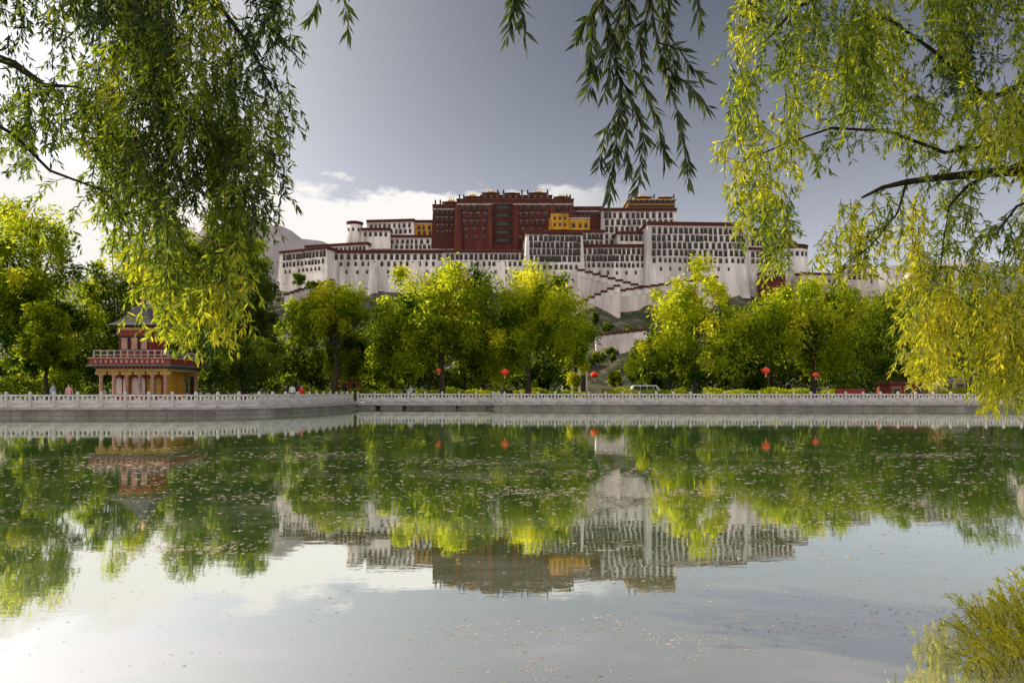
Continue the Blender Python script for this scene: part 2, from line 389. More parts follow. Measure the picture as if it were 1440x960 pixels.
# ------------------------------------------------------------------ palace
def window_mesh(w, h, name='window', gallery=False):
    b = MB()
    tw = w*(.98 if gallery else .84)
    b.hexa([(-w/2, -.12, -h/2), (w/2, -.12, -h/2), (w/2, .6, -h/2), (-w/2, .6, -h/2), (-tw/2, -.12, h/2), (tw/2, -.12, h/2), (tw/2, .6, h/2), (-tw/2, .6, h/2)], 0)
    b.box(-w*.31, w*.31, -.18, -.10, -h*.33, h*.34, 1)
    for k in ((-.1, .1) if not gallery else (-.24, -.12, 0, .12, .24)): b.box(k*w-.06, k*w+.06, -.26, -.17, -h*.33, h*.34, 2)
    b.box(-w*.31, w*.31, -.255, -.165, -.08, .08, 2)
    b.box(-tw*.56, tw*.56, -.75, .1, h*.5+.003, h*.5+.28, 2)
    b.box(-tw*.53, tw*.53, -.5, .1, h*.5-.28, h*.5-.002, 3 if not gallery else 2)
    if gallery: b.box(-w*.5, w*.5, -.6, .1, -h*.5-.4, -h*.5-.002, 2)
    return b.mesh(name, [M['black'], M['pane'], M['brown'], M['awning']])
WCACHE = {}
def wmesh(w, h, gal=False):
    k = (w, h, gal)
    if k not in WCACHE: WCACHE[k] = window_mesh(w, h, 'gallery' if gal else 'window', gal)
    return WCACHE[k]
prnd = random.Random(77)
def block(name, label, px0, px1, pt, pb, Y, depth, wm='white', batter=.05, fr=3.2, rows=(), cat='palace building', band='redband', rot=0, butt=(), btop=None):
    x0, x1, zt, zb = X(px0, Y), X(px1, Y), Z(pt, Y), Z(pb, Y)
    r = empty(name, ((x0+x1)/2, Y+depth/2, zb), label, cat)
    k = batter*(zt-zb)
    b = MB(); b.frus((x0-k, x1+k, Y-k, Y+depth+k), zb, (x0, x1, Y, Y+depth), zt)
    b.build('wall', M[wm], r)
    # battered buttress bays standing proud of the lower wall
    for (ba, bc) in butt:
        zt2 = Z(btop, Y); yf = Y-batter*(zt-zt2)
        b = MB(); b.frus((X(ba, Y)-.9, X(bc, Y)+.9, yf-5.5, yf+4), zb, (X(ba, Y), X(bc, Y), yf-.5, yf+4), zt2); b.build('buttress', M[wm], r)
    if fr:
        fh = fr*Y/F
        b = MB(); b.box(x0-.35, x1+.35, Y-.35, Y+depth+.35, zt-fh, zt+.25, 0)
        b.box(x0-.5, x1+.5, Y-.5, Y+depth+.5, zt-fh-.45, zt-fh-.003, 1)
        b.box(x0-.7, x1+.7, Y-.7, Y+depth+.7, zt+.253, zt+.75, 2)
        n = int((x1-x0)/1.6)
        for i in range(n):
            xx = x0+(i+.5)*(x1-x0)/n; b.box(xx-.2, xx+.2, Y-.6, Y-.352, zt-fh+.1, zt-fh+.4, 1)
        b.build('parapet', [M[band], M['awning'], M['roofcap']], r)
    for row in rows:
        py, n, w, h, a, c = row[:6]; gal = len(row) > 6
        z = Z(py, Y); yf = Y-batter*(zt-z)
        # windows stand in uneven bays, as on the old walls
        gaps = [prnd.uniform(.75, 1.3) for _ in range(n)]; tot = sum(gaps); acc_ = 0
        for i in range(n):
            px = a+(c-a)*(acc_+gaps[i]/2)/tot; acc_ += gaps[i]
            if not gal and h < 2.5 and prnd.random() < .15: continue
            o = place('gallery' if gal else 'window', wmesh(w, h, gal), r, (X(px, Y), yf-.12, z+prnd.uniform(-.15, .15)))
            o.rotation_euler = (-math.atan(batter), 0, 0)
            if not gal: o.scale = (prnd.uniform(.84, 1.14), 1, prnd.uniform(.88, 1.06))
    r.rotation_euler = (0, 0, R(rot))
    return r
def gold_roof(r, px, pyb, Y, wpx, hpx, wall=True, dep=5):
    cx = X(px, Y); z = Z(pyb, Y); w = wpx*Y/F/2; h = hpx*Y/F
    b = MB()
    b.frus((cx-w*.78, cx+w*.78, Y, Y+dep*2), z-1.2, (cx-w*.78, cx+w*.78, Y, Y+dep*2), z+h*.4, 1)
    prof = [(1.15, h*.42), (.85, h*.56), (.5, h*.78), (.36, h*1.0)]
    for (s0, z0), (s1, z1) in zip(prof, prof[1:]):
        d0 = dep*1.25*s0; d1 = dep*1.25*s1; c = Y+dep
        b.frus((cx-w*s0, cx+w*s0, c-d0, c+d0), z+z0, (cx-w*s1, cx+w*s1, c-d1, c+d1), z+z1, 0)
    o = b.build('golden_roof', [M['gold'], M['brown']], r)
    for s in (-.3, 0, .3):
        b = MB(); q = z+h*1.0; k = h*.16
        b.lathe(cx+w*s, Y+dep, [(k*.7, q), (k*.9, q+k), (k*.4, q+k*2), (k*.5, q+k*2.6), (.05, q+k*4)], 8); b.build('finial', M['gold'], o, True)
    return o
def banner(r, px, pyb, Y, h=3.5, dy=1):
    b = MB(); z = Z(pyb, Y)+.7; x = X(px, Y)
    b.lathe(x, Y+dy, [(.55, z), (.6, z+h*.25), (.6, z+h*.7), (.75, z+h*.75), (.3, z+h*.85), (.05, z+h)], 8)
    b.build('roof_banner', M['brown'], r, True)
W1 = (2.5, 4.0); W2 = (2.0, 2.9); W3 = (1.5, 2.1)
# west wing, stepping up from the left
block('west_wing', 'lowest white palace wing at the far left end of the hilltop', 392, 476, 351, 425, 464, 20, rows=[(359.5, 13, *W1, 397, 474), (370, 12, *W2, 397, 474), (380, 9, *W3, 400, 468)], rot=-24)
block('west_terrace_building', 'white terrace building just left of the round watchtower with red parapet', 428, 524, 344, 385, 484, 16, rows=[(351.5, 15, *W2, 431, 522)], rot=-14)
block('west_bastion', 'broad sloping white palace bastion left of the red palace, mostly blank below one window row', 466, 626, 353, 425, 464, 24, batter=.09, fr=4, rows=[(361.5, 18, *W1, 470, 622), (371.5, 15, *W2, 475, 615), (383, 8, *W3, 480, 610)], butt=((466, 476), (520, 532), (578, 590)), btop=368)
block('west_middle_tier', 'narrow white palace tier with two window rows left below the red palace', 520, 642, 332, 366, 486, 16, rows=[(340, 17, *W2, 523, 640), (347.5, 17, *W2, 523, 640)])
block('west_upper_house', 'white upper palace house between the round tower and the ochre chapel', 517, 584, 310, 345, 496, 18, rows=[(318, 9, *W2, 520, 582), (326, 9, *W2, 520, 582)], rot=-6)
block('west_low_annex', 'small white annex with red parapet right beside the round watchtower', 508, 548, 322, 350, 484, 8, rows=[(329.5, 5, *W2, 511, 546)])
block('ochre_chapel', 'small ochre chapel wedged between white upper house and red palace at left', 583, 611, 311, 345, 497, 16, 'yellow', rows=[(320, 3, *W2, 586, 608), (328, 3, *W2, 586, 608)])
# round watchtower
Yt = 490; cx = X(499, Yt); r = empty('watchtower', (cx, Yt, Z(350, Yt)), 'round white watchtower with brown cap at the left end of the palace skyline', 'tower')
b = MB(); b.lathe(cx, Yt, [(6.2, Z(352, Yt)), (5.6, Z(330, Yt)), (5.3, Z(317, Yt))], 24); b.build('wall', M['white'], r, True)
b = MB(); b.lathe(cx, Yt, [(5.6, Z(317, Yt)), (5.6, Z(314.5, Yt)), (6.1, Z(314.3, Yt)), (6.1, Z(313.2, Yt)), (1, Z(312, Yt))], 24); b.build('roof', M['redband'], r)
for a in (-.7, 0, .7):
    o = place('window', wmesh(*W3), r, (cx+5.55*math.sin(a), Yt-5.55*math.cos(a), Z(325, Yt)), a)
# red palace
rp = block('red_palace', 'tall dark red central palace with tiers of galleries and golden roofs', 643, 806, 281, 372, 478, 46, 'red', .045, 6, rows=[
    (292.5, 5, 3.4, 4.0, 645, 690), (303.5, 4, *W1, 648, 688), (314, 4, *W1, 648, 688), (325, 3, *W2, 650, 686), (336, 3, *W2, 650, 686),
    (291.5, 1, 13, 3.6, 690, 724, 1), (303, 1, 13, 3.6, 690, 724, 1), (315, 1, 13, 3.6, 690, 724, 1), (327, 1, 13, 3.4, 690, 724, 1), (338.5, 1, 13, 3.2, 690, 724, 1),
    (292.5, 7, 3.4, 4.0, 728, 802), (303.5, 5, *W1, 728, 772), (314, 5, *W1, 728, 768), (325, 3, *W2, 728, 766), (336, 3, *W2, 728, 740)])
b = MB(); y = 480; b.frus((X(676, y), X(776, y), y, y+30), Z(283, y), (X(677, y), X(775, y), y, y+30), Z(275.5, y)); b.build('upper_storey', M['redband'], rp)
b = MB(); b.box(X(675, y), X(777, y), y-.8, y+31, Z(275.5, y)+.003, Z(274.4, y)); b.build('upper_cornice', M['roofcap'], rp)
for i in range(11): place('window', wmesh(*W2), rp, (X(682+i*8.8, y), y-.1, Z(279.3, y)))
gold_roof(rp, 664, 280.5, 492, 22, 8); gold_roof(rp, 690, 274.8, 488, 22, 7); gold_roof(rp, 720, 274.8, 490, 20, 6); gold_roof(rp, 757, 274.8, 488, 24, 7); gold_roof(rp, 790, 280.5, 494, 20, 7)
for px, q in ((646, 280.5), (652, 280.5), (700, 274), (708, 274), (734, 274), (742, 274), (770, 274), (802, 280.5), (797, 280.5)): banner(rp, px, q, 480)
# projecting dark buttress bays give the red front its stepped relief
for (a_, c_) in ((640, 648), (686, 691), (723, 728), (774, 782)):
    b = MB(); yy = 477.2; b.frus((X(a_, yy)-1, X(c_, yy)+1, yy-4.4, yy+3), Z(372, yy), (X(a_, yy), X(c_, yy), yy-.6, yy+2), Z(289, yy)); b.build('buttress', M['red'], rp)
a = block('red_palace_annex', 'brown annex with dark windows stepping down on the left of the red palace', 609, 646, 289, 350, 486, 30, 'redband', .04, 5, rows=[(299, 5, *W1, 612, 644), (309, 5, *W1, 612, 644), (319, 5, *W2, 612, 644), (328, 5, *W2, 612, 644)])
gold_roof(a, 634, 288, 494, 22, 8)
for px in (612, 619): banner(a, px, 288, 488)
block('red_palace_east_shoulder', 'red shoulder of the palace sloping behind the yellow chapel', 803, 848, 292, 350, 486, 34, 'redband', .04, 5, rows=[(301, 6, *W2, 806, 846)])
yc = block('yellow_chapel', 'bright yellow chapel with brown cornice standing before the red palace', 773, 829, 305, 345, 466, 14, 'yellow', .03, 1.6, band='brown', rows=[(317, 3, *W2, 802, 827)])
b = MB(); yy = 464; b.box(X(775, yy), X(799, yy), yy-2.5, yy+2, Z(324, yy), Z(301, yy), 0); b.box(X(774, yy), X(800, yy), yy-3.2, yy+2.4, Z(300.9, yy), Z(299.4, yy), 1); b.build('stair_bay', [M['yellow'], M['brown']], yc)
for q in (780, 787, 794): place('window', wmesh(*W3), yc, (X(q, yy), yy-2.6, Z(308, yy))); place('window', wmesh(*W3), yc, (X(q, yy), yy-2.6, Z(317, yy)))
block('yellow_chapel_terrace', 'white terrace wall with window row directly below the yellow chapel', 765, 850, 325, 356, 464, 14, rows=[(333, 5, *W1, 818, 848), (343, 5, *W1, 818, 848)])
# central white
block('central_bastion', 'tall white central bastion with four dense rows of black windows', 738, 817, 327, 445, 450, 34, batter=.055, fr=4, rows=[(335, 12, *W1, 741, 814), (344.8, 12, *W1, 741, 814), (354.6, 12, *W1, 741, 814), (364.4, 12, *W1, 741, 814), (376, 9, *W2, 742, 812)], rot=4, butt=((738, 745), (768, 776), (808, 816)), btop=383)
block('terrace_below_red_palace', 'long white terrace wall with one window row below the red palace', 624, 742, 353, 430, 463, 20, batter=.08, rows=[(361.5, 17, *W1, 627, 738), (371.5, 14, *W2, 630, 735), (383, 7, *W3, 632, 733)], butt=((652, 662), (700, 710)), btop=367)
block('east_lower_wing', 'lower white wing between the central bastion and the big east facade', 812, 910, 345, 425, 462, 26, batter=.06, fr=4, rows=[(353.5, 14, *W1, 818, 907), (363.5, 14, *W1, 818, 907), (373.5, 14, *W2, 818, 907), (384, 6, *W3, 822, 900)])
wp = block('white_palace', 'tall white palace tower with brown galleried top and gilded crown right of the red palace', 846, 951, 294, 362, 482, 34, fr=4, rows=[(303, 13, *W1, 849, 948), (313, 13, *W1, 849, 948), (323, 8, *W1, 849, 908), (333, 8, *W2, 849, 908), (341, 8, *W2, 849, 908)])
y = 485; b = MB(); b.box(X(884, y), X(949, y), y, y+26, Z(293.5, y), Z(281.5, y), 0); b.box(X(882, y), X(951, y), y-1, y+27, Z(281.4, y), Z(280.4, y), 1); b.box(X(883, y), X(950, y), y-.5, y+26.5, Z(288, y), Z(287.2, y), 1)
b.build('galleried_top', [M['brown'], M['gold']], wp)
for i in range(8): place('window', wmesh(*W2), wp, (X(890+i*7.6, y), y-.1, Z(284.4, y)))
gold_roof(wp, 905, 280, 492, 22, 6); gold_roof(wp, 936, 280, 492, 18, 5)
for px in (885, 893, 920, 948): banner(wp, px, 280, 486)
block('white_palace_side_house', 'white house with red parapet stepping down left of the big east facade', 868, 912, 327, 372, 466, 14, fr=3.5, rows=[(335, 6, *W1, 871, 909)])
block('east_main_facade', 'largest white east facade with five regular rows of black windows', 908, 1048, 314, 425, 456, 44, batter=.055, fr=4.5, rows=[(325, 18, *W1, 912, 1045), (335.5, 18, *W1, 912, 1045), (346, 18, *W1, 912, 1045), (356.5, 18, *W1, 912, 1045), (367, 18, *W2, 912, 1045), (379, 9, *W3, 920, 1040)], rot=3, butt=((908, 917), (972, 982), (1038, 1047)), btop=373)
block('east_end_house', 'upper white house at the right end of the palace with two window rows', 1042, 1116, 324, 380, 476, 26, rows=[(333, 9, *W1, 1045, 1113), (343, 9, *W1, 1045, 1113)], rot=14)
block('east_end_wing', 'lower white wing with slanting walls at the right end of the palace', 1044, 1110, 350, 430, 461, 26, batter=.08, rows=[(358.5, 8, *W1, 1049, 1105), (368.5, 8, *W2, 1049, 1105), (381, 4, *W3, 1049, 1102)], rot=8)
Yt = 466; cx = X(1112, Yt); r = empty('round_bastion', (cx, Yt, Z(430, Yt)), 'rounded white bastion closing the right end of the palace', 'tower')
b = MB(); b.lathe(cx, Yt, [(14.5, Z(430, Yt)), (12, Z(392, Yt)), (10.2, Z(351, Yt))], 28); b.build('wall', M['white'], r, True)
b = MB(); b.lathe(cx, Yt, [(10.6, Z(353, Yt)), (10.6, Z(349, Yt)), (11.1, Z(348.8, Yt)), (11.1, Z(347.6, Yt)), (9.2, Z(347.4, Yt))], 28); b.build('parapet', M['redband'], r)
for i in range(5):
    t = -.7+i*.35; place('window', wmesh(*W2), r, (cx+10.75*math.sin(t), Yt-10.75*math.cos(t), Z(361, Yt)), t)
block('outer_east_wall', 'low white outer wall running right from the palace with red coping', 1120, 1240, 386, 425, 446, 6, 'pinkwhite', batter=.1, fr=2.5, rows=[(395, 10, *W3, 1140, 1235)], rot=10)
block('east_gatehouse', 'small white gatehouse with red parapet on the outer wall at right', 1188, 1222, 374, 420, 442, 12, 'pinkwhite', batter=.06, fr=3, rows=[(382, 4, *W2, 1191, 1219), (390, 4, *W2, 1191, 1219)])
block('hillfoot_house', 'small distant white house with red parapet seen through the right willow', 1290, 1346, 376, 425, 400, 14, 'pinkwhite', fr=3, rows=[(384, 6, *W2, 1293, 1343), (393, 6, *W2, 1293, 1343)])
block('lower_red_gatehouse', 'squat dark red gatehouse below the right end of the palace', 1075, 1104, 382, 425, 440, 12, 'red', .03, 3, rows=[(391, 4, *W2, 1077, 1102)])
# stair ramps
def ramp(label, pts, base, Y, th=6, steps=14, m='pinkwhite'):
    (a, pa), (c, pc) = pts
    r = empty('stair_ramp', (X((a+c)/2, Y), Y, Z(base, Y)), label, 'stair ramp')
    xa, xc, za, zc, zb = X(a, Y), X(c, Y), Z(pa, Y), Z(pc, Y), Z(base, Y)
    k = 2.2
    b = MB(); b.hexa([(xa, Y-k, zb), (xc, Y-k, zb), (xc, Y+th, zb), (xa, Y+th, zb), (xa, Y, za), (xc, Y, zc), (xc, Y+th, zc), (xa, Y+th, za)])
    b.build('wall', M[m], r)
    b = MB()
    for i in range(steps):
        t0, t1 = i/steps, (i+1)/steps; q = max(za+(zc-za)*t0, za+(zc-za)*t1)
        b.box(xa+(xc-xa)*t0+.01, xa+(xc-xa)*t1-.01, Y-.5, Y+1.2, q-3.4, q+.3, 0)
        b.box(xa+(xc-xa)*t0-.1, xa+(xc-xa)*t1+.1, Y-.9, Y+1.5, q+.303, q+1.7, 1)
    b.build('stepped_parapet', [M['white'], M['redband']], r)
ramp('upper zigzag stair ramp slanting down to the right from the central bastion', ((812, 382), (908, 408)), 462, 446, steps=9)
ramp('middle zigzag stair ramp rising to the right below the upper ramp', ((800, 436), (872, 404)), 470, 434, 5, 8)
ramp('long lower stair ramp below the big east facade', ((868, 412), (1010, 392)), 450, 440, 5, 12)
ramp('lowest white ramp wall at the foot of the rocky slope', ((838, 474), (912, 466)), 500, 385, 5, 8)
ramp('lower left ramp wall below the west bastion half hidden by trees', ((400, 418), (470, 396)), 450, 446, 5, 10)

# ------------------------------------------------------------------ trees
def tree(label, px, Y, top, wpx, lo, seed, m='leaf', nclump=95, per=110, leaf=(.34, .66), name='willow_tree', group=None, bias=0., cx_off=0., trunk_r=.35, bark='bark', airy=1.0, droop=1.0, zb=GZ, nsub=7):
    global rng
    rs = np.random.default_rng(seed); rnd = random.Random(seed); rng = rs
    x = X(px, Y); H = Z(top, Y)-zb; rx = wpx*Y/F/2; zlo = max(Z(lo, Y), zb+.6)
    r = empty(name, (x, Y, zb), label, 'tree', group)
    cz = (zb+H+zlo)/2; rz = (zb+H-zlo)/2; cxx = x+cx_off*Y/F
    # the crown is a handful of uneven boughs, each a cluster of leafy clumps
    sc = []; q = 0
    for k in range(nsub):
        an = 6.283*k/nsub+rs.uniform(-.4, .4); rr = rs.uniform(.35, .62) if k else 0
        zz = rs.uniform(-.62, .45) if k else .42
        sr = rs.uniform(.36, .56) if k else .56
        sc.append((math.cos(an)*rr*(1.2 if zz < 0 else .85), math.sin(an)*rr, zz, sr))
    sub = rs.choice(nsub, nclump, p=np.array([s_[3]**2 for s_ in sc])/sum(s_[3]**2 for s_ in sc))
    S4 = np.array(sc)[sub]
    d = unit(rs.normal(size=(nclump, 3))); rad = rs.uniform(.2, 1, nclump)**.45
    ctr = S4[:, :3]+d*rad[:, None]*S4[:, 3:4]
    ctr = np.stack([cxx+ctr[:, 0]*rx, Y+ctr[:, 1]*rx*.9, cz+ctr[:, 2]*rz], 1)
    ctr[:, 2] = np.minimum(ctr[:, 2], zb+H-.3)
    cr = rs.uniform(.075, .165, nclump)*rx*airy
    n = nclump*per; idx = np.repeat(np.arange(nclump), per)
    g3 = rs.normal(size=(n, 3))*.55
    off = g3*cr[idx][:, None]; off[:, 2] = off[:, 2]*.75-np.abs(rs.normal(size=n))*cr[idx]*1.0*droop
    P = ctr[idx]+off
    P[:, 2] = np.maximum(P[:, 2], zb+rs.uniform(.4, 1.2, n))
    D = rs.normal(size=(n, 3)); D[:, 2] = D[:, 2]*.7-.6*droop
    L = rs.uniform(*leaf, n); Wd = L*rs.uniform(.28, .45, n)
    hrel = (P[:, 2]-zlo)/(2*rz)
    tone = rs.normal(.44+bias, .21, nclump)[idx]+rs.normal(0, .1, n)+.46*(hrel-.55)  # tone falls towards the crown underside, putting its shade into the leaf colour
    leafobj('crown', P, D, L, Wd, tone, M[m], r)
    b = MB(); fork = zb+max(1.8, (zlo-zb)*.9+H*.12)
    top_p = Vector((cxx*.6+x*.4, Y, zb+H*.62))
    lean = rnd.uniform(-.5, .5)
    k1 = Vector((x+lean, Y, fork))
    b.tube([(x, Y, zb-.1), (x+.05+lean*.3, Y, zb+.6), k1, (k1+top_p)/2+Vector((rnd.uniform(-.5, .5), 0, 0)), top_p], [trunk_r*1.35, trunk_r, trunk_r*.85, trunk_r*.5, .06], 9)
    order = rs.permutation(nclump)[:16]
    for q in order:
        e = Vector(ctr[q]); s = k1.lerp(top_p, rnd.uniform(0, .7)); mid = s.lerp(e, .5)+Vector((0, 0, rnd.uniform(.2, .9)))
        b.tube([s, mid, e], [trunk_r*.38, trunk_r*.24, .04], 6)
    b.build('trunk', M[bark], r, True)
    rng = np.random.default_rng(seed+1000)
    return r
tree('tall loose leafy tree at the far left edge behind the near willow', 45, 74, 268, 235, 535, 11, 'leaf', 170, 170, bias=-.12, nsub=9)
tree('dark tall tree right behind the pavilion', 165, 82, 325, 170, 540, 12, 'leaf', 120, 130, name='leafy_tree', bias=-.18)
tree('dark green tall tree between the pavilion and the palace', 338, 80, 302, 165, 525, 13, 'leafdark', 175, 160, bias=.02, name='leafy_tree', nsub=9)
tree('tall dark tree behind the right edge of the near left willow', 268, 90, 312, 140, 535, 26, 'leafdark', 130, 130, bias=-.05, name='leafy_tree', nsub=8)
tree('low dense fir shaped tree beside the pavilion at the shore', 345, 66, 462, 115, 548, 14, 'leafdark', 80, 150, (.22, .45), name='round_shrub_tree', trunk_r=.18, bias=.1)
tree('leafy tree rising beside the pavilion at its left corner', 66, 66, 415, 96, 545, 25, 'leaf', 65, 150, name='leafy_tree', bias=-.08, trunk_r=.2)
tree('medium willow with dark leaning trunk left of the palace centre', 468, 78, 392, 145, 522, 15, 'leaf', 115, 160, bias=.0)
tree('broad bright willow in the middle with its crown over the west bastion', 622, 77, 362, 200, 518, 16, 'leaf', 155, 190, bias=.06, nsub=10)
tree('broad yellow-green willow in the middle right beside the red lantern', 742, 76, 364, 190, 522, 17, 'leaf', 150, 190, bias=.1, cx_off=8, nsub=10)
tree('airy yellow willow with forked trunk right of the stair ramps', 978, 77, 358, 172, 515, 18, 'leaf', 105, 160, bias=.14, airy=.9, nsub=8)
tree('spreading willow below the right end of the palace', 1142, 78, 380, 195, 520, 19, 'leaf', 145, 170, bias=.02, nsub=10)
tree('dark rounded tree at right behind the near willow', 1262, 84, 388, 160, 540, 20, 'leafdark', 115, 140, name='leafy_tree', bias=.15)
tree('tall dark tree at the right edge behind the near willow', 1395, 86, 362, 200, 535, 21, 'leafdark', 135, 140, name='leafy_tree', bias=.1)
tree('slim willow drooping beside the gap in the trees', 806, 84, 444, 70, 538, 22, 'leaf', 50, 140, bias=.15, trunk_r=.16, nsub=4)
tree('shadowed willow filling the gap left of the broad bright willow', 548, 92, 440, 120, 545, 23, 'leaf', 75, 130, bias=-.15)
bgs = [(415, 130, 418, 110), (505, 140, 450, 110), (588, 135, 460, 100), (685, 128, 440, 110), (770, 140, 455, 86), (912, 135, 472, 50), (940, 125, 450, 100), (1035, 130, 410, 110), (1085, 128, 425, 110), (1200, 132, 405, 125), (1320, 128, 420, 120), (255, 125, 385, 140), (90, 128, 360, 160), (-20, 128, 340, 160), (1470, 128, 400, 140)]
names = ['between the pavilion and the leaning willow', 'behind the leaning willow trunk', 'behind the left side of the broad bright willow', 'between the two broad middle willows', 'right of the middle lantern under the stair ramps', 'beside the white minibus', 'left behind the forked airy willow', 'right behind the forked airy willow', 'left behind the spreading right willow', 'right behind the spreading right willow', 'above the white kiosk', 'above the right half of the pavilion', 'above the left half of the pavilion', 'at the extreme left edge', 'at the extreme right edge']
for i, ((px, Y, top, wp_), nm) in enumerate(zip(bgs, names)):
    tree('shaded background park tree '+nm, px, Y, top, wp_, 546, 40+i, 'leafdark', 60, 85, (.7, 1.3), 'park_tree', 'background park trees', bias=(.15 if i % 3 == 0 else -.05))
for i, (px, py, Y, wpx, nm) in enumerate([(838, 446, 416, 18, 'above the lowest ramp wall at left'), (856, 458, 408, 22, 'on the bare slope middle'), (884, 464, 402, 20, 'at the right end of the lowest ramp wall'), (826, 462, 405, 20, 'lowest on the slope at left'), (420, 392, 440, 34, 'at the far left below the west wing'), (445, 402, 436, 30, 'below the west wing beside the leaning willow'), (862, 494, 372, 30, 'in front of the lowest ramp wall'), (842, 500, 366, 30, 'at the hill foot left of the lowest ramp wall')]):
    zz = Z(py+10*1, Y)
    tree('dark hillside shrub '+nm, px, Y, py-8, wpx, py+10, 70+i, 'leafdark', 30, 60, (.9, 1.8), 'hillside_shrub', 'shrubs on the palace hill', trunk_r=.2, zb=zz-3, nsub=4)
# hedges
def hedge(px0, px1, Y, h, label, seed, m='leaf', d=1.0, bias=.1, dens=420, ls=1.0, name='hedge'):
    global rng
    rng = np.random.default_rng(seed); x0, x1 = X(px0, Y), X(px1, Y)
    r = empty(name, ((x0+x1)/2, Y, GZ), label, 'hedge')
    n = int((x1-x0)*dens)
    P = np.stack([rng.uniform(x0, x1, n), Y+rng.uniform(-d, d, n), GZ+.05+h*rng.uniform(0, 1, n)**.6], 1)
    P[:, 2] = GZ+(P[:, 2]-GZ)*(1+.12*np.sin(P[:, 0]*1.7/ls+seed)+.1*np.sin(P[:, 0]*.63/ls))
    leafobj('foliage', P, rng.normal(size=(n, 3))+np.array([0, 0, .4]), rng.uniform(.12, .26, n)*ls, rng.uniform(.07, .13, n)*ls, rng.normal(.5+bias, .2, n)+.15*np.sin(P[:, 0]*.9+seed*2), M[m], r)
    b = MB(); 
    for k in range(int((x1-x0)/1.2)+1): b.tube([(x0+k*1.2+.2, Y, GZ-.05), (x0+k*1.2+.3, Y, GZ+h*.4), (x0+k*1.2+.2, Y+.1, GZ+h*.8)], [.04, .03, .01], 5)
    b.build('stems', M['bark'], r)
hedge(432, 560, 82, 1.2, 'clipped hedge along the promenade left of the broad bright willow', 1, bias=-.1)
hedge(585, 700, 82, 1.25, 'clipped hedge under the broad bright willow', 2, bias=0)
hedge(722, 826, 82, 1.2, 'clipped hedge left of the red lantern in the gap', 3, bias=-.08)
hedge(846, 965, 82, 1.3, 'clipped hedge in front of the white minibus', 4, bias=.1)
hedge(990, 1172, 82, 1.25, 'long clipped hedge between the two right willows', 5, bias=.1)
hedge(1305, 1450, 80, 1.2, 'clipped hedge beside the red booth at right', 6, bias=.05)
hedge(-60, 112, 72, 2.6, 'tall leafy hedge left of the pavilion', 7, 'leafdark', 1.2, 0, 330, 1.6)
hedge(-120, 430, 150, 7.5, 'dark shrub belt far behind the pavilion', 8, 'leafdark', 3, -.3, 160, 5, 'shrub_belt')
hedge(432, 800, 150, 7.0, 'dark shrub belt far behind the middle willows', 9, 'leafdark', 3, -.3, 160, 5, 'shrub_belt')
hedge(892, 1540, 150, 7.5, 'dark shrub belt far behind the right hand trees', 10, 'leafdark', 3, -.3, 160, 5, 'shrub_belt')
tree('small round bush beside the red lantern in the gap', 867, 84, 518, 34, 548, 90, 'leaf', 30, 70, (.2, .4), 'round_bush', bias=-.1, trunk_r=.08, nsub=4)

# ------------------------------------------------------------------ near willows
def polyp(pts): return [Vector((X(px, Y), Y, Z(py, Y))) for px, py, Y in pts]
class Acc:
    def __init__(s): s.P = []; s.D = []; s.L = []; s.W = []; s.T = []
    def path(s, path, sp, Lr, Wf, spread, tone, down=.3):
        path = np.array(path); seg = np.linalg.norm(np.diff(path, axis=0), axis=1); cum = np.concatenate([[0], np.cumsum(seg)])
        n = max(3, int(cum[-1]/sp)); t = np.sort(rng.uniform(.04, 1, n))*cum[-1]
        p = np.stack([np.interp(t, cum, path[:, k]) for k in range(3)], 1)
        q = np.stack([np.interp(np.minimum(t+.05, cum[-1]), cum, path[:, k]) for k in range(3)], 1)
        q0 = np.stack([np.interp(np.maximum(t-.05, 0), cum, path[:, k]) for k in range(3)], 1)
        d = unit(q-q0)*.8+unit(rng.normal(size=(n, 3)))*spread; d[:, 2] -= down
        s.P.append(p); s.D.append(d); L = rng.uniform(*Lr, n); s.L.append(L); s.W.append(L*rng.uniform(*Wf, n)); s.T.append(tone+rng.normal(0, .15, n))
    def build(s, name, m, parent):
        return leafobj(name, np.concatenate(s.P), np.concatenate(s.D), np.concatenate(s.L), np.concatenate(s.W), np.concatenate(s.T), m, parent)
def hang(start, length, sway, k=8):
    a = random.uniform(0, 6.28); pts = []
    w1 = random.uniform(-.1, .1); w2 = random.uniform(2, 5)
    for i in range(k):
        t = i/(k-1)
        h = sway*(t-.45*t*t)
        pts.append(Vector(start)+Vector((math.cos(a)*h+w1*math.sin(w2*t), math.sin(a)*h, -length*t**1.2+.12*math.sin(math.pi*t)*sway)))
    return pts
def limb(b, pts, r0, r1, seg=7, jit=.0):
    P = polyp(pts); n = len(P); b.tube(P, [r0+(r1-r0)*i/(n-1) for i in range(n)], seg); return P
WF = (.17, .27)
def spray(b, acc, st, L, sway, Lr, tone, r=.005):
    path = hang(st, L, sway); b.tube(path, [r]+[r*.65]*(len(path)-2)+[.001], 3)
    acc.path(path, .021, Lr, WF, .85, tone)
    for k in range(max(2, int(L/.15))):
        i = random.randrange(1, len(path)-1); s = path[i]; a = random.uniform(0, 6.28); q = random.uniform(.10, .25)
        e = [s, s+Vector((math.cos(a)*q*.55, math.sin(a)*q*.55, -q*.12)), s+Vector((math.cos(a)*q*.9, math.sin(a)*q*.9, -q*.75))]
        b.tube(e, [.003, .002, .001], 3); acc.path(e, .019, Lr, WF, .8, tone+random.gauss(0, .08))
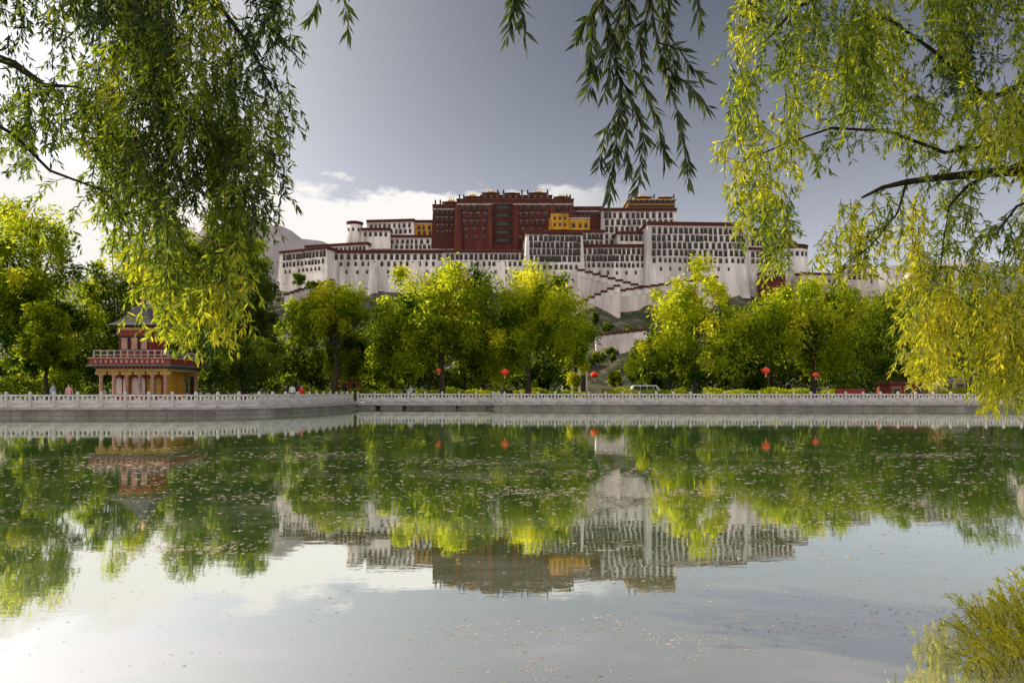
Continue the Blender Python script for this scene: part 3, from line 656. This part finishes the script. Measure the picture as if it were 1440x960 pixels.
def near_willow(label, trunk, limbs, zones, leafL, tone0, seed, m='leafnear', clus=7):
    global rng
    random.seed(seed); rng = np.random.default_rng(seed)
    r = empty('willow_tree', (trunk[0], trunk[1], .75), label, 'tree')
    b = MB(); tx, ty = trunk
    b.tube([(tx, ty, .1), (tx*.99, ty, 1.2), (tx*.97, ty+.1, 2.6), (tx*.96, ty, 4.2), (tx*.93, ty, 5.6), (tx*.86, ty+.1, 7.2)], [.42, .33, .29, .24, .17, .08], 12)
    b.build('trunk', M['barkdark'], r, True)
    b = MB(); acc = Acc()
    for pts, r0, r1, nt_, ln in limbs:
        P = limb(b, pts, r0, r1)
        for i in range(nt_):
            k = random.randrange(len(P)-1)
            if (P[k+1]-P[k]).length > 3.2: continue
            s = P[k].lerp(P[k+1], random.random())
            spray(b, acc, s, ln*random.uniform(.3, .8), random.uniform(.2, .6), leafL, tone0+random.gauss(0, .08))
    for zi in zones:
        (xa, xb, botf, topf, n, Ya, Yb, lm, dt_) = zi[:9]; ex = zi[9] if len(zi) > 9 else 1.25
        ncl = max(3, n//clus); cl_ = [(random.uniform(xa, xb), random.random(), random.uniform(Ya, Yb), random.gauss(0, .17)) for _ in range(ncl)]
        for i in range(n):
            cpx, ct, cY, ctn = random.choice(cl_)
            px = min(xb, max(xa, cpx+random.gauss(0, 14))); Y = cY+random.gauss(0, .3); bot = botf(px); tp = topf(px)
            ln_px = random.uniform(*lm); e = bot-min(1, max(0, ct+random.gauss(0, .075)))**ex*(bot-tp)
            s = max(tp-40, e-ln_px)
            L = (e-s)*Y/F
            if L < .12: continue
            spray(b, acc, (X(px, Y), Y, Z(s, Y)), L, random.uniform(.1, .35), leafL, tone0+dt_+ctn+random.gauss(0, .07)+.18*(e/550.))  # inner-layer shade and sunlit lower strands are put into the leaf tone
    b.build('branches', M['barkdark'], r, True)
    acc.build('crown', M[m], r)
    return r
pw = lambda xs, ys: (lambda p: float(np.interp(p, xs, ys)))
botL = pw([-120, 0, 60, 100, 140, 170, 200, 235, 265, 290, 320, 338, 352, 385, 405, 420], [220, 235, 265, 300, 345, 400, 450, 498, 520, 515, 480, 425, 330, 255, 175, 110])
topL = lambda p: -80
LT = (-1733, -170, 3.6); LT2 = (-900, -180, 5.4)   # where the boughs leave the left trunk
limbsL = [
    ([LT, LT2, (-250, 110, 7.2), (-60, 60, 7.3), (20, 90, 7.2), (62, 120, 7.1), (110, 122, 7.0)], .10, .010, 12, .8),
    ([LT, (-900, -260, 5.4), (-60, -60, 7.3), (120, -40, 7.4), (185, 20, 7.3), (215, 75, 7.2), (240, 140, 7.1), (235, 205, 7.0), (262, 270, 6.9)], .11, .009, 22, .9),
    ([(120, -40, 7.4), (240, -60, 7.3), (310, 10, 7.2), (355, 70, 7.1), (385, 130, 7)], .045, .008, 16, .6),
    ([(-250, 110, 7.2), (-100, 120, 7.4), (20, 190, 7.4), (70, 240, 7.3), (150, 270, 7.2), (205, 330, 7.2)], .03, .005, 14, .9),
    ([(240, 140, 7.1), (290, 180, 7.0), (330, 215, 6.9)], .02, .005, 8, .5),
]
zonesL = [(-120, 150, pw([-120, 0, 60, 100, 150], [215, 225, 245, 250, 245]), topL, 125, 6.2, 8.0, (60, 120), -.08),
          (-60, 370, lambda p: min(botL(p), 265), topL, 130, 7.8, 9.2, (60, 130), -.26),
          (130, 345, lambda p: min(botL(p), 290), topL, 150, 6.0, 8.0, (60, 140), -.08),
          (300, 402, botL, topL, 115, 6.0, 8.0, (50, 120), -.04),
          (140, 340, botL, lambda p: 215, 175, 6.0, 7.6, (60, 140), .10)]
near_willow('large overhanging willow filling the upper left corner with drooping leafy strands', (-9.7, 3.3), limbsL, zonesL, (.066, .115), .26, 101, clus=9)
# right
limbsR = [
    ([(1700, 330, 8.4), (1560, 230, 8.2), (1440, 240, 8), (1395, 243, 7.9), (1330, 249, 7.8), (1275, 256, 7.7), (1240, 264, 7.6), (1212, 278, 7.5)], .085, .013, 14, .6),
    ([(1560, 230, 8.2), (1480, 210, 8), (1415, 238, 7.9), (1385, 215, 7.8), (1345, 205, 7.7)], .04, .010, 8, .6),
    ([(1620, 120, 8.4), (1480, 100, 8.2), (1390, 140, 8), (1350, 105, 7.9), (1310, 70, 7.8), (1255, 30, 7.7), (1200, 20, 7.6)], .045, .010, 18, .8),
    ([(1480, 100, 8.2), (1400, 200, 8.2), (1330, 215, 8.1), (1250, 185, 8), (1170, 180, 7.9), (1110, 200, 7.8), (1050, 225, 7.7)], .03, .006, 22, .6),
    ([(1620, -40, 8.2), (1400, -60, 8), (1240, -40, 7.8), (1120, 10, 7.6), (1075, 60, 7.5)], .06, .010, 24, .8),
    ([(1395, 243, 7.9), (1360, 262, 7.7), (1335, 290, 7.6), (1328, 330, 7.6), (1322, 380, 7.5)], .025, .006, 8, .9),
    ([(1275, 256, 7.7), (1262, 300, 7.6), (1225, 345, 7.6), (1190, 370, 7.5)], .014, .004, 6, .6),
    ([(1560, 230, 8.2), (1480, 270, 7.8), (1430, 290, 7.4), (1400, 330, 7.2)], .03, .008, 10, 1.2),
]
botR = pw([1015, 1035, 1060, 1090, 1130, 1180, 1220, 1250, 1290, 1320, 1360, 1400, 1440, 1560], [250, 300, 330, 290, 245, 210, 205, 205, 215, 225, 240, 260, 275, 280])
botR2 = pw([1225, 1250, 1280, 1310, 1340, 1370, 1400, 1440, 1560], [440, 500, 530, 550, 535, 560, 592, 575, 555])
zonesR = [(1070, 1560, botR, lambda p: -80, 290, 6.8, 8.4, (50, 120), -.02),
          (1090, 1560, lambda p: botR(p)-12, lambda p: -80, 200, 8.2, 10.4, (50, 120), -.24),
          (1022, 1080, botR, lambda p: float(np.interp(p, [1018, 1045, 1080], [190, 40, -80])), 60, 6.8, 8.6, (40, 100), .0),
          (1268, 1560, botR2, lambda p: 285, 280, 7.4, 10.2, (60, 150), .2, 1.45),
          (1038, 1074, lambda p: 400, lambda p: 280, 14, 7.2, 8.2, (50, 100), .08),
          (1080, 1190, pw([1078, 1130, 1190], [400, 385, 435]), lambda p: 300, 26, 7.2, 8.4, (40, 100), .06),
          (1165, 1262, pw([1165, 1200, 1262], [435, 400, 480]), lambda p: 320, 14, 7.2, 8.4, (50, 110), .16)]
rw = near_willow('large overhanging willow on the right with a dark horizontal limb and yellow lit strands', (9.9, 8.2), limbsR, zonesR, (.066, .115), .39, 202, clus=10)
# dark hanging branch in the upper middle, carried by a long bough of the right willow
random.seed(5); rng = np.random.default_rng(5)
b = MB(); acc = Acc()
bough = limb(b, [(1560, -120, 8.0), (1330, -260, 6.4), (1100, -190, 5.2), (950, -120, 4.6), (850, -90, 4.4), (730, -70, 4.4), (600, -65, 4.5), (440, -50, 4.6)], .05, .010)
def hb(pts, r, spread=.65, sp=.0095, tone=.3):
    P = limb(b, pts, r, .002, 5); acc.path(P, sp, (.08, .155), (.15, .22), spread, tone, .25); return P
HB = [[(840, -88, 4.4), (848, 0, 4.3), (862, 60, 4.3), (872, 120, 4.2), (868, 190, 4.2), (858, 275, 4.2)],
      [(862, 60, 4.3), (840, 95, 4.3), (822, 140, 4.25)], [(866, 100, 4.25), (890, 140, 4.2), (905, 190, 4.2), (898, 262, 4.2)],
      [(905, -100, 4.5), (915, 0, 4.4), (925, 60, 4.4), (945, 130, 4.4), (962, 190, 4.4), (968, 255, 4.4)],
      [(935, 95, 4.4), (970, 120, 4.4), (995, 150, 4.4)], [(915, 0, 4.4), (900, 60, 4.35), (905, 120, 4.35), (925, 170, 4.3), (935, 225, 4.3)],
      [(870, 150, 4.2), (850, 190, 4.2), (840, 240, 4.2)], [(925, 60, 4.4), (955, 70, 4.5), (985, 110, 4.5)], [(848, 0, 4.3), (825, 30, 4.3), (812, 60, 4.3)],
      [(730, -70, 4.4), (722, 0, 4.4), (715, 50, 4.4)], [(722, -20, 4.4), (735, 20, 4.4), (738, 55, 4.4)], [(600, -65, 4.5), (480, -20, 4.6), (490, 40, 4.6)], [(440, -50, 4.6), (448, 0, 4.6), (434, 28, 4.6)], [(950, -120, 4.6), (975, -20, 4.8), (985, 30, 4.8)],
      [(880, -95, 4.4), (885, 20, 4.4), (880, 90, 4.4)], [(945, -120, 4.6), (940, 20, 4.5), (935, 90, 4.4)], [(866, -90, 4.4), (835, 20, 4.35), (828, 100, 4.3)],
      [(872, 120, 4.2), (880, 170, 4.2), (884, 245, 4.2)], [(850, 10, 4.3), (865, 60, 4.25), (850, 130, 4.25)], [(895, -95, 4.4), (870, 30, 4.4), (895, 110, 4.3)], [(920, -100, 4.5), (935, 40, 4.5), (955, 110, 4.45)]]
for k, pts in enumerate(HB): hb(pts, .006)
o = b.build('hanging_bough', M['barkdark'], rw, True)
acc.build('hanging_leaves', M['leafhang'], o)
# waterside shrub bottom right
random.seed(9); rng = np.random.default_rng(9)
r = empty('waterside_shrub', (3.8, 4.7, .75), 'bright yellow-green leafy shrub at the water edge in the bottom right corner', 'shrub')
b = MB(); acc = Acc()
for i in range(270):
    y = random.uniform(4.0, 5.4); x = y*random.uniform(.665, .93)
    edge = (x/y-.665)/.075
    hgt_ = random.uniform(.03, .14)+max(0, min(edge, 2.2))*.16
    a = random.uniform(1.4, 4.9); s = random.uniform(.05, .26)
    P = [Vector((x+math.cos(a)*s*t, y+math.sin(a)*s*t*.5, .58+hgt_*(1.5*t-.55*t*t))) for t in (0, .25, .5, .75, 1)]
    b.tube(P, [.003, .002, .002, .001, .001], 4); acc.path(P, .007, (.03, .065), (.12, .2), .8, .9, -.1)
b.build('stems', M['bark'], r); acc.build('foliage', M['leafnear'], r)
# boulder at the right edge
b = MB(); seg = 12
prof = [(.02, .4), (.16, .35), (.27, .22), (.33, .08), (.36, -.3)]
b.lathe(8.2, 10.5, [(q, z+WZ) for q, z in prof[::-1]], seg)
b.v = [(x+random.uniform(-.04, .04), y+random.uniform(-.04, .04), z+random.uniform(-.03, .03)) for x, y, z in b.v]
o = b.build('boulder', M['rock'], loc=(8.2, 10.5, WZ)); tag(o, 'grey boulder standing in the water at the right edge', 'rock')

# floating petals on the water
rng = np.random.default_rng(31); random.seed(31)
V = []; Fc = []
def flake(x, y, s):
    k = random.randint(4, 6); b0 = len(V); a0 = random.random()*6; st = random.uniform(.8, 2.2); q = random.uniform(.35, 1)
    for i in range(k):
        rr = s*random.uniform(.5, 1.15); t = a0+6.283*i/k; V.append((x+rr*math.cos(t)*st, y+rr*math.sin(t)*q, WZ+.003+random.uniform(0, .002)))
    Fc.append(tuple(range(b0, b0+k)))
def fsize(Y): return random.uniform(.0035, .010)*(1+max(0, Y-4.5)/2.8)
for i in range(600):
    py = random.choice([random.uniform(612, 780), random.uniform(625, 740), random.uniform(640, 955)]); px = random.uniform(-50, 1500)
    if py > 790 and px < 600 and random.random() < .5: continue
    Y = F*WH/(py-HZ); n = random.randint(1, 14); sx = random.uniform(.2, 1.4)*Y/9; sy = random.uniform(.08, .4)*Y/8
    for k in range(n):
        flake(X(px, Y)+random.gauss(0, sx), Y+random.gauss(0, sy), fsize(Y))
for (px, py, n) in [(280, 772, 260), (200, 775, 150), (740, 692, 170), (960, 690, 170), (690, 885, 130), (860, 882, 120), (1000, 905, 150), (1180, 880, 150), (830, 665, 110), (1300, 860, 110), (620, 650, 110), (1330, 640, 130), (760, 945, 70), (430, 640, 110), (1060, 880, 90), (150, 655, 110), (500, 700, 90), (1200, 700, 100), (330, 700, 80), (1080, 660, 100)]:
    Y = F*WH/(py-HZ)
    for k in range(n): flake(X(px+random.gauss(0, 55), Y), Y*(1+random.gauss(0, .03)), fsize(Y))
me = bpy.data.meshes.new('floating_petals'); me.from_pydata(V, [], Fc); me.materials.append(mat('petal', (.62, .51, .47), .9, 6, .55))
o = bpy.data.objects.new('floating_petals', me); C.objects.link(o); tag(o, 'pinkish petals and pollen drifting on the lake', 'petals', kind='stuff')

# ------------------------------------------------------------------ pavilion
def pavilion():
    cx, cy = -32.3, 61.0; w, d = 3.05, 3.0
    r = empty('pavilion', (cx, cy, GZ), 'two storey red pavilion with painted pillars and grey tiled roof on the left shore', 'pavilion')
    b = MB(); b.box(cx-w-.3, cx+w+.3, cy-d-.3, cy+d+.3, GZ-.1, GZ+.35); b.box(cx-1.4, cx+1.4, cy-d-.9, cy-d-.302, GZ-.1, GZ+.17); b.build('plinth', M['coping'], r)
    zb = GZ+.35; ze = 4.1
    for i in range(6):
        for (yy) in (cy-d+.25, cy+d-.25):
            x = cx-w+.3+i*(2*w-.6)/5
            b = MB(); b.lathe(x, yy, [(.24, zb), (.24, zb+.18), (.15, zb+.2), (.14, ze-.6), (.2, ze-.55), (.2, ze-.4)], 10, 0); b.box(x-.45, x+.45, yy-.12, yy+.12, ze-.39, ze-.12, 1)
            b.build('pillar', [M['pillarred'], M['goldpaint']], r)
    b = MB(); b.box(cx-w+1.0, cx+w-1.0, cy-d+1.2, cy+d-1.0, zb, ze-.05); b.build('wall', M['yellow'], r)
    for i in range(3):
        x = cx-w+1.65+i*(2*w-3.3)/2
        b = MB(); b.box(x-.62, x+.62, cy-d+1.1, cy-d+1.197, zb+.05, zb+2.2, 0)
        for s in (-1, 1):
            c0, c1 = sorted((x+s*.06, x+s*.54)); c = (c0+c1)/2
            pts = [(c0, zb+.5), (c1, zb+.5), (c1, zb+1.7), (c1-.08, zb+1.88), (c, zb+1.98), (c0+.08, zb+1.88), (c0, zb+1.7)]
            nn = len(pts); b.add([(q, cy-d+1.06, z) for q, z in pts]+[(q, cy-d+1.098, z) for q, z in pts], [tuple(range(nn))]+[(k, k+nn, (k+1) % nn+nn, (k+1) % nn) for k in range(nn)], 1)
        b.build('door', [M['redpaint'], M['awning'] if i < 2 else M['goldpaint']], r)
    b = MB(); b.box(cx-w, cx+w, cy-d, cy+d, ze-.1, ze+.12, 0); b.box(cx-w-.1, cx+w+.1, cy-d-.1, cy+d+.1, ze+.122, ze+.3, 1)
    n = 18
    for i in range(n):
        x = cx-w+(i+.5)*2*w/n; b.box(x-.1, x+.1, cy-d-.35, cy-d-.102, ze+.14, ze+.28, 2)
    b.build('beam', [M['goldpaint'], M['greenpaint'], M['redpaint']], r)
    b = MB(); b.frus((cx-w-.6, cx+w+.6, cy-d-.6, cy+d+.6), ze+.302, (cx-w-.4, cx+w+.4, cy-d-.4, cy+d+.4), ze+.5, 1); b.box(cx-w-.35, cx+w+.35, cy-d-.35, cy+d+.35, ze+.502, ze+.95, 0)
    n = 14
    for i in range(n):
        x = cx-w+(i+.5)*2*w/n; b.box(x-.1, x+.1, cy-d-.42, cy-d-.352, ze+.6, ze+.85, 2)
    b.box(cx-w-.45, cx+w+.45, cy-d-.45, cy+d+.45, ze+.952, ze+1.06, 2); b.build('lower_roof', [M['redpaint'], M['greyroof'], M['pillarred']], r)
    z1 = ze+1.06
    b = MB()
    k = .1
    for i in range(12):
        x = cx-w-k+i*(2*w+2*k)/11
        for yy in (cy-d-k, cy+d+k): b.box(x-.05, x+.05, yy-.05, yy+.05, z1, z1+.65)
    for zz in (.2, .56):
        for yy in (cy-d-k, cy+d+k): b.box(cx-w-k+.08, cx+w+k-.08, yy-.035, yy+.035, z1+zz, z1+zz+.07)
        for xx in (cx-w-k, cx+w+k): b.box(xx-.035, xx+.035, cy-d-k+.1, cy+d+k-.1, z1+zz, z1+zz+.07)
    b.build('terrace_railing', M['coping'], r)
    u, e = 1.35, 1.35; z2 = z1+2.7; ux = cx-.2; uy = cy-.8
    b = MB(); b.box(ux-u, ux+u, uy-e, uy+e, z1+.003, z2); b.build('upper_wall', M['redpaint'], r)
    for i in range(3):
        x = ux-u+.5+i*(2*u-1.0)/2
        b = MB(); b.box(x-.36, x+.36, uy-e-.08, uy-e-.002, z1+.6, z1+1.9, 0); b.box(x-.25, x+.25, uy-e-.12, uy-e-.082, z1+.75, z1+1.75, 1); b.build('window', [M['black'], M['pillarred']], r)
    b = MB(); b.box(ux-u-.15, ux+u+.15, uy-e-.15, uy+e+.15, z2-.3, z2-.08, 0); b.box(ux-u-.22, ux+u+.22, uy-e-.22, uy+e+.22, z2-.078, z2+.1, 1); b.build('upper_beam', [M['goldpaint'], M['redband']], r)
    b = MB()
    for (s0, q0), (s1, q1) in zip([(1.55, .1), (1.2, .36), (.75, .95), (.32, 1.9)], [(1.2, .36), (.75, .95), (.32, 1.9), (.05, 2.5)]):
        b.frus((ux-u*s0, ux+u*s0, uy-e*s0, uy+e*s0), z2+q0+.002, (ux-u*s1, ux+u*s1, uy-e*s1, uy+e*s1), z2+q1)
    o = b.build('upper_roof', M['greyroof'], r)
    b = MB(); b.lathe(ux, uy, [(.2, z2+2.45), (.26, z2+2.65), (.12, z2+2.8), (.16, z2+2.95), (.02, z2+3.4)], 10); b.build('finial', M['gold'], o, True)
pavilion()

# ------------------------------------------------------------------ park furniture and people
def lantern_post(px, py, Y, label, R0=.6):
    x = X(px, Y); z = Z(py, Y)
    r = empty('lantern_post', (x, Y, GZ), label, 'lantern')
    b = MB(); b.lathe(x+.5, Y+.4, [(.10, GZ-.05), (.10, GZ+.4), (.05, GZ+.45), (.04, z+R0*1.5)], 10); b.build('pole', M['lamppole'], r, True)
    b = MB(); b.tube([(x+.5, Y+.4, z+R0*1.45), (x+.2, Y+.15, z+R0*1.5), (x, Y, z+R0*1.4), (x, Y, z+R0*.78)], [.035, .03, .025, .015], 6); b.build('arm', M['lamppole'], r)
    b = MB(); prof = []
    for i in range(13):
        t = math.pi*(i+.6)/13.2; prof.append((R0*math.sin(t)*(1+.02*(i % 2)), z-.70*R0*math.cos(t)))
    b.lathe(x, Y, prof, 20); o = b.build('lantern', M['lantern'], r, True)
    q = R0
    b = MB(); b.lathe(x, Y, [(.35*q, z+.66*q), (.35*q, z+.84*q), (.1*q, z+.87*q)], 12); b.build('cap', M['goldpaint'], o)
    b = MB(); b.lathe(x, Y, [(.1*q, z-.87*q), (.35*q, z-.84*q), (.35*q, z-.66*q)], 12); b.build('base_ring', M['goldpaint'], o)
    b = MB(); b.lathe(x, Y, [(.03, z-1.6*q), (.1, z-1.5*q), (.07, z-1.1*q), (.02, z-.88*q)], 8); b.build('tassel', M['goldpaint'], o)
lantern_post(836, 527, 96, 'red lantern hanging in the gap between the middle willows and the airy willow', .58)
lantern_post(1077, 521, 69, 'red lantern hanging left of the spreading right willow', .42)
lantern_post(710, 523, 70, 'red lantern hanging between the trunks of the two broad middle willows', .42)
lantern_post(1147, 527, 69, 'red lantern hanging against the trunk of the spreading right willow', .32)
lantern_post(617, 521, 72, 'red lantern hanging beside the trunk of the broad bright willow', .28)
# minibus
def minibus():
    x, y = X(908, 112), 112; L = 2.5
    r = empty('minibus', (x, y, GZ), 'white minibus parked behind the hedge under the airy willow', 'minibus')
    prof = [(-L, .35), (-L, 1.15), (-L+.25, 1.95), (-L+.6, 2.12), (L-.9, 2.12), (L-.35, 1.45), (L-.02, 1.15), (L, .4)]
    b = MB(); n = len(prof)
    vs = [(x+a, y-.9, GZ+c) for a, c in prof]+[(x+a, y+.9, GZ+c) for a, c in prof]
    b.add(vs, [tuple(range(n)), tuple(reversed(range(n, 2*n)))]+[(i, i+n, (i+1) % n+n, (i+1) % n) for i in range(n)]); b.build('body', M['carwhite'], r)
    for a, c in ((-2.1, -1.1), (-1.0, 0), (.1, 1.0), (1.1, 1.75)):
        b = MB(); k = .25 if c > 1.5 else 0; b.hexa([(x+a, y-.93, GZ+1.25), (x+c, y-.93, GZ+1.25), (x+c, y-.902, GZ+1.25), (x+a, y-.902, GZ+1.25), (x+a, y-.93, GZ+1.92), (x+c-k, y-.93, GZ+1.92), (x+c-k, y-.902, GZ+1.92), (x+a, y-.902, GZ+1.92)]); b.build('window', M['pane'], r)
    for a in (-1.6, 1.6):
        for s in (-.95, .72):
            b = MB(); b.lathe(x+a, GZ+.34, [(.2, y+s), (.34, y+s+.03), (.34, y+s+.2), (.2, y+s+.23)], 16, axis='y'); o = b.build('wheel', M['tyre'], r)
            b = MB(); b.lathe(x+a, GZ+.34, [(.02, y+s-.02), (.19, y+s-.012), (.19, y+s+.24)], 12, axis='y'); b.build('rim', M['steel'], o)
    for s in (-.7, .5):
        b = MB(); b.box(x+L-.05, x+L+.03, y+s, y+s+.22, GZ+.8, GZ+1.0); b.build('headlight', M['awning'], r)
minibus()
def booth(name, label, px0, px1, Y, top, wm, rm, cat, over=.3, dep=3, doors=3):
    x0, x1 = X(px0, Y), X(px1, Y); zt = Z(top, Y)
    r = empty(name, ((x0+x1)/2, Y, GZ), label, cat)
    b = MB(); b.box(x0, x1, Y, Y+dep, GZ-.05, zt-.25); b.build('wall', M[wm], r)
    b = MB(); b.frus((x0-over, x1+over, Y-over, Y+dep+over), zt-.248, (x0-over*.3, x1+over*.3, Y-over*.3, Y+dep+over*.3), zt); b.build('roof', M[rm], r)
    for i in range(doors):
        c = x0+(i+.5)*(x1-x0)/doors; h = (x1-x0)/doors*.34
        b = MB(); b.box(c-h, c+h, Y-.06, Y-.002, GZ+.7, zt-.55, 0); b.box(c-h*.85, c+h*.85, Y-.09, Y-.062, GZ+.8, zt-.65, 1); b.build('window', [M['goldpaint'], M['pane']], r)
booth('ticket_booth', 'low red booth behind the balustrade right of the spreading willow', 1252, 1302, 76, 537, 'redpaint', 'redband', 'booth')
booth('kiosk', 'small pale kiosk with grey roof right of the red booth', 1326, 1358, 84, 532, 'cream', 'coping', 'kiosk', doors=2)
booth('red_walled_house', 'long dark red house with heavy roof at the right edge behind the willow strands', 1338, 1480, 98, 497, 'red', 'redband', 'house', .8, 6, 7)
booth('white_street_house', 'plain white street house seen between the middle willows and the lantern', 792, 826, 190, 508, 'white', 'redband', 'house', .4, 8, 3)
booth('notice_booth', 'small red notice booth left of the broad bright willow', 478, 504, 88, 531, 'redpaint', 'redband', 'booth', .25, 1.5, 2)
# red banner board on legs
x0, x1, y = X(1176, 72), X(1216, 72), 72
r = empty('banner_board', ((x0+x1)/2, y, GZ), 'low red banner board behind the balustrade left of the red booth', 'banner board')
b = MB(); b.box(x0, x1, y-.04, y+.04, GZ+.5, GZ+1.35); b.build('board', M['redpaint'], r)
for k in (.1, .9):
    b = MB(); b.box(x0+(x1-x0)*k-.05, x0+(x1-x0)*k+.05, y+.042, y+.12, GZ-.05, GZ+1.3); b.build('leg', M['steel'], r)

def person(px, Y, label, shirt, pants, rot=0, h=1.68, arm='down', hat=False):
    x = X(px, Y)
    J = []; E = []; Rr = []
    def v(p, r_, par=None):
        J.append(Vector(p)); Rr.append(r_)
        if par is not None: E.append((par, len(J)-1))
        return len(J)-1
    pel = v((0, 0, .93), .15); sp_ = v((0, 0, 1.12), .135, pel); ch = v((0, 0, 1.30), .15, sp_); nk = v((0, 0, 1.45), .06, ch)
    hd = v((0, -.01, 1.54), .085, nk); ht = v((0, -.005, 1.61), .095, hd); v((0, 0, 1.665), .06, ht); v((0, -.10, 1.56), .014, hd)
    for s in (-1, 1):
        sh = v((s*.18, 0, 1.38), .062, ch)
        if arm == 'phone' and s == 1: el = v((s*.24, -.04, 1.12), .043, sh); wr = v((s*.14, -.26, 1.28), .03, el); hn = v((s*.12, -.31, 1.34), .032, wr); dirf = Vector((-.1, -.3, .9))
        else: el = v((s*.23, .03, 1.11), .044, sh); wr = v((s*.25, -.03, .87), .03, el); hn = v((s*.25, -.05, .80), .032, wr); dirf = Vector((0, -.15, -1))
        for q in range(4): v(J[hn]+dirf.normalized()*(.075+.012*(q in (1, 2)))+Vector((0, (q-1.5)*.02, 0)), .009, hn)
        v(J[hn]+Vector((-s*.03, -.05, -.02)), .010, hn)
        hp = v((s*.09, 0, .88), .10, pel); kn = v((s*.10, -.02, .49), .066, hp); an = v((s*.10, .02, .09), .045, kn); v((s*.11, -.12, .04), .04, an)
    me = bpy.data.meshes.new('person_body'); me.from_pydata([tuple(p) for p in J], E, [])
    t = bpy.data.objects.new('tmp', me); C.objects.link(t)
    md = t.modifiers.new('s', 'SKIN'); sd = me.skin_vertices[0].data
    for i, q in enumerate(Rr): sd[i].radius = (q, q*(.75 if q > .13 else 1))
    sd[0].use_root = True
    s2 = t.modifiers.new('u', 'SUBSURF'); s2.levels = 2
    dg = bpy.context.evaluated_depsgraph_get(); me2 = bpy.data.meshes.new_from_object(t.evaluated_get(dg)); bpy.data.objects.remove(t)
    for m_ in (M['skin'], shirt, pants, M['tyre']): me2.materials.append(m_)
    for p in me2.polygons:
        c = p.center; ax = abs(c.x); k = 0
        if c.z < .10: k = 3
        elif c.z < .95 and ax < .215: k = 2
        elif c.z < 1.43 and not (ax > .2 and c.z < .9) and not (arm == 'phone' and c.x > .05 and c.y < -.2): k = 1
        p.material_index = k; p.use_smooth = True
    s = h/1.70
    o = bpy.data.objects.new('person', me2); C.objects.link(o); o.location = (x, Y, GZ+.006); o.rotation_euler = (0, 0, rot); o.scale = (s, s, s)
    tag(o, label, 'person')
    b = MB(); b.lathe(0, .012, [(.105, 1.56), (.112, 1.60), (.108, 1.65), (.08, 1.70), (.03, 1.72)], 14)
    b.v = [(a, c+.02 if z < 1.62 and c < 0 else c, z) for a, c, z in b.v]
    hm = bpy.data.objects.new('hair', b.mesh('hair', M['hair'], smooth=True)); C.objects.link(hm); hm.parent = o
def cloth(n, c): return mat(n, c, .85, 8, .15)
person(75, 53, 'person in a pale blue shirt walking at the far left behind the balustrade', cloth('pale_blue', (.35, .45, .6)), cloth('dark_blue', (.05, .06, .10)), R(80))
person(97, 52, 'person in a pink jacket standing left of the pavilion behind the balustrade', cloth('pink', (.65, .35, .36)), cloth('grey', (.2, .2, .2)), R(20), 1.62)
person(401, 58, 'person in a dark coat at the left of the group by the shore bend', cloth('dark_coat', (.04, .04, .05)), cloth('dark_trousers', (.03, .03, .04)), R(150))
person(411, 59, 'person in a white shirt in the middle of the group by the shore bend', cloth('white_shirt', (.75, .75, .75)), cloth('navy', (.04, .05, .09)), R(190), 1.72)
person(424, 60, 'person in a bright red jacket at the right of the group by the shore bend', cloth('bright_red', (.7, .05, .03)), cloth('black_trousers', (.02, .02, .02)), R(10), 1.66, 'phone')
person(578, 73, 'person in a light grey top standing behind the footbridge', cloth('light_grey', (.5, .5, .52)), cloth('denim', (.08, .12, .2)), R(0), 1.72, 'phone')
person(786, 70, 'person in a dark green jacket standing behind the balustrade right of the middle willows', cloth('dark_green', (.05, .1, .07)), cloth('brown_trousers', (.1, .07, .05)), R(-60), 1.7)
person(1235, 68, 'person in an orange top beside the red booth behind the balustrade', cloth('orange', (.7, .25, .08)), cloth('grey_trousers', (.15, .15, .16)), R(40), 1.65)
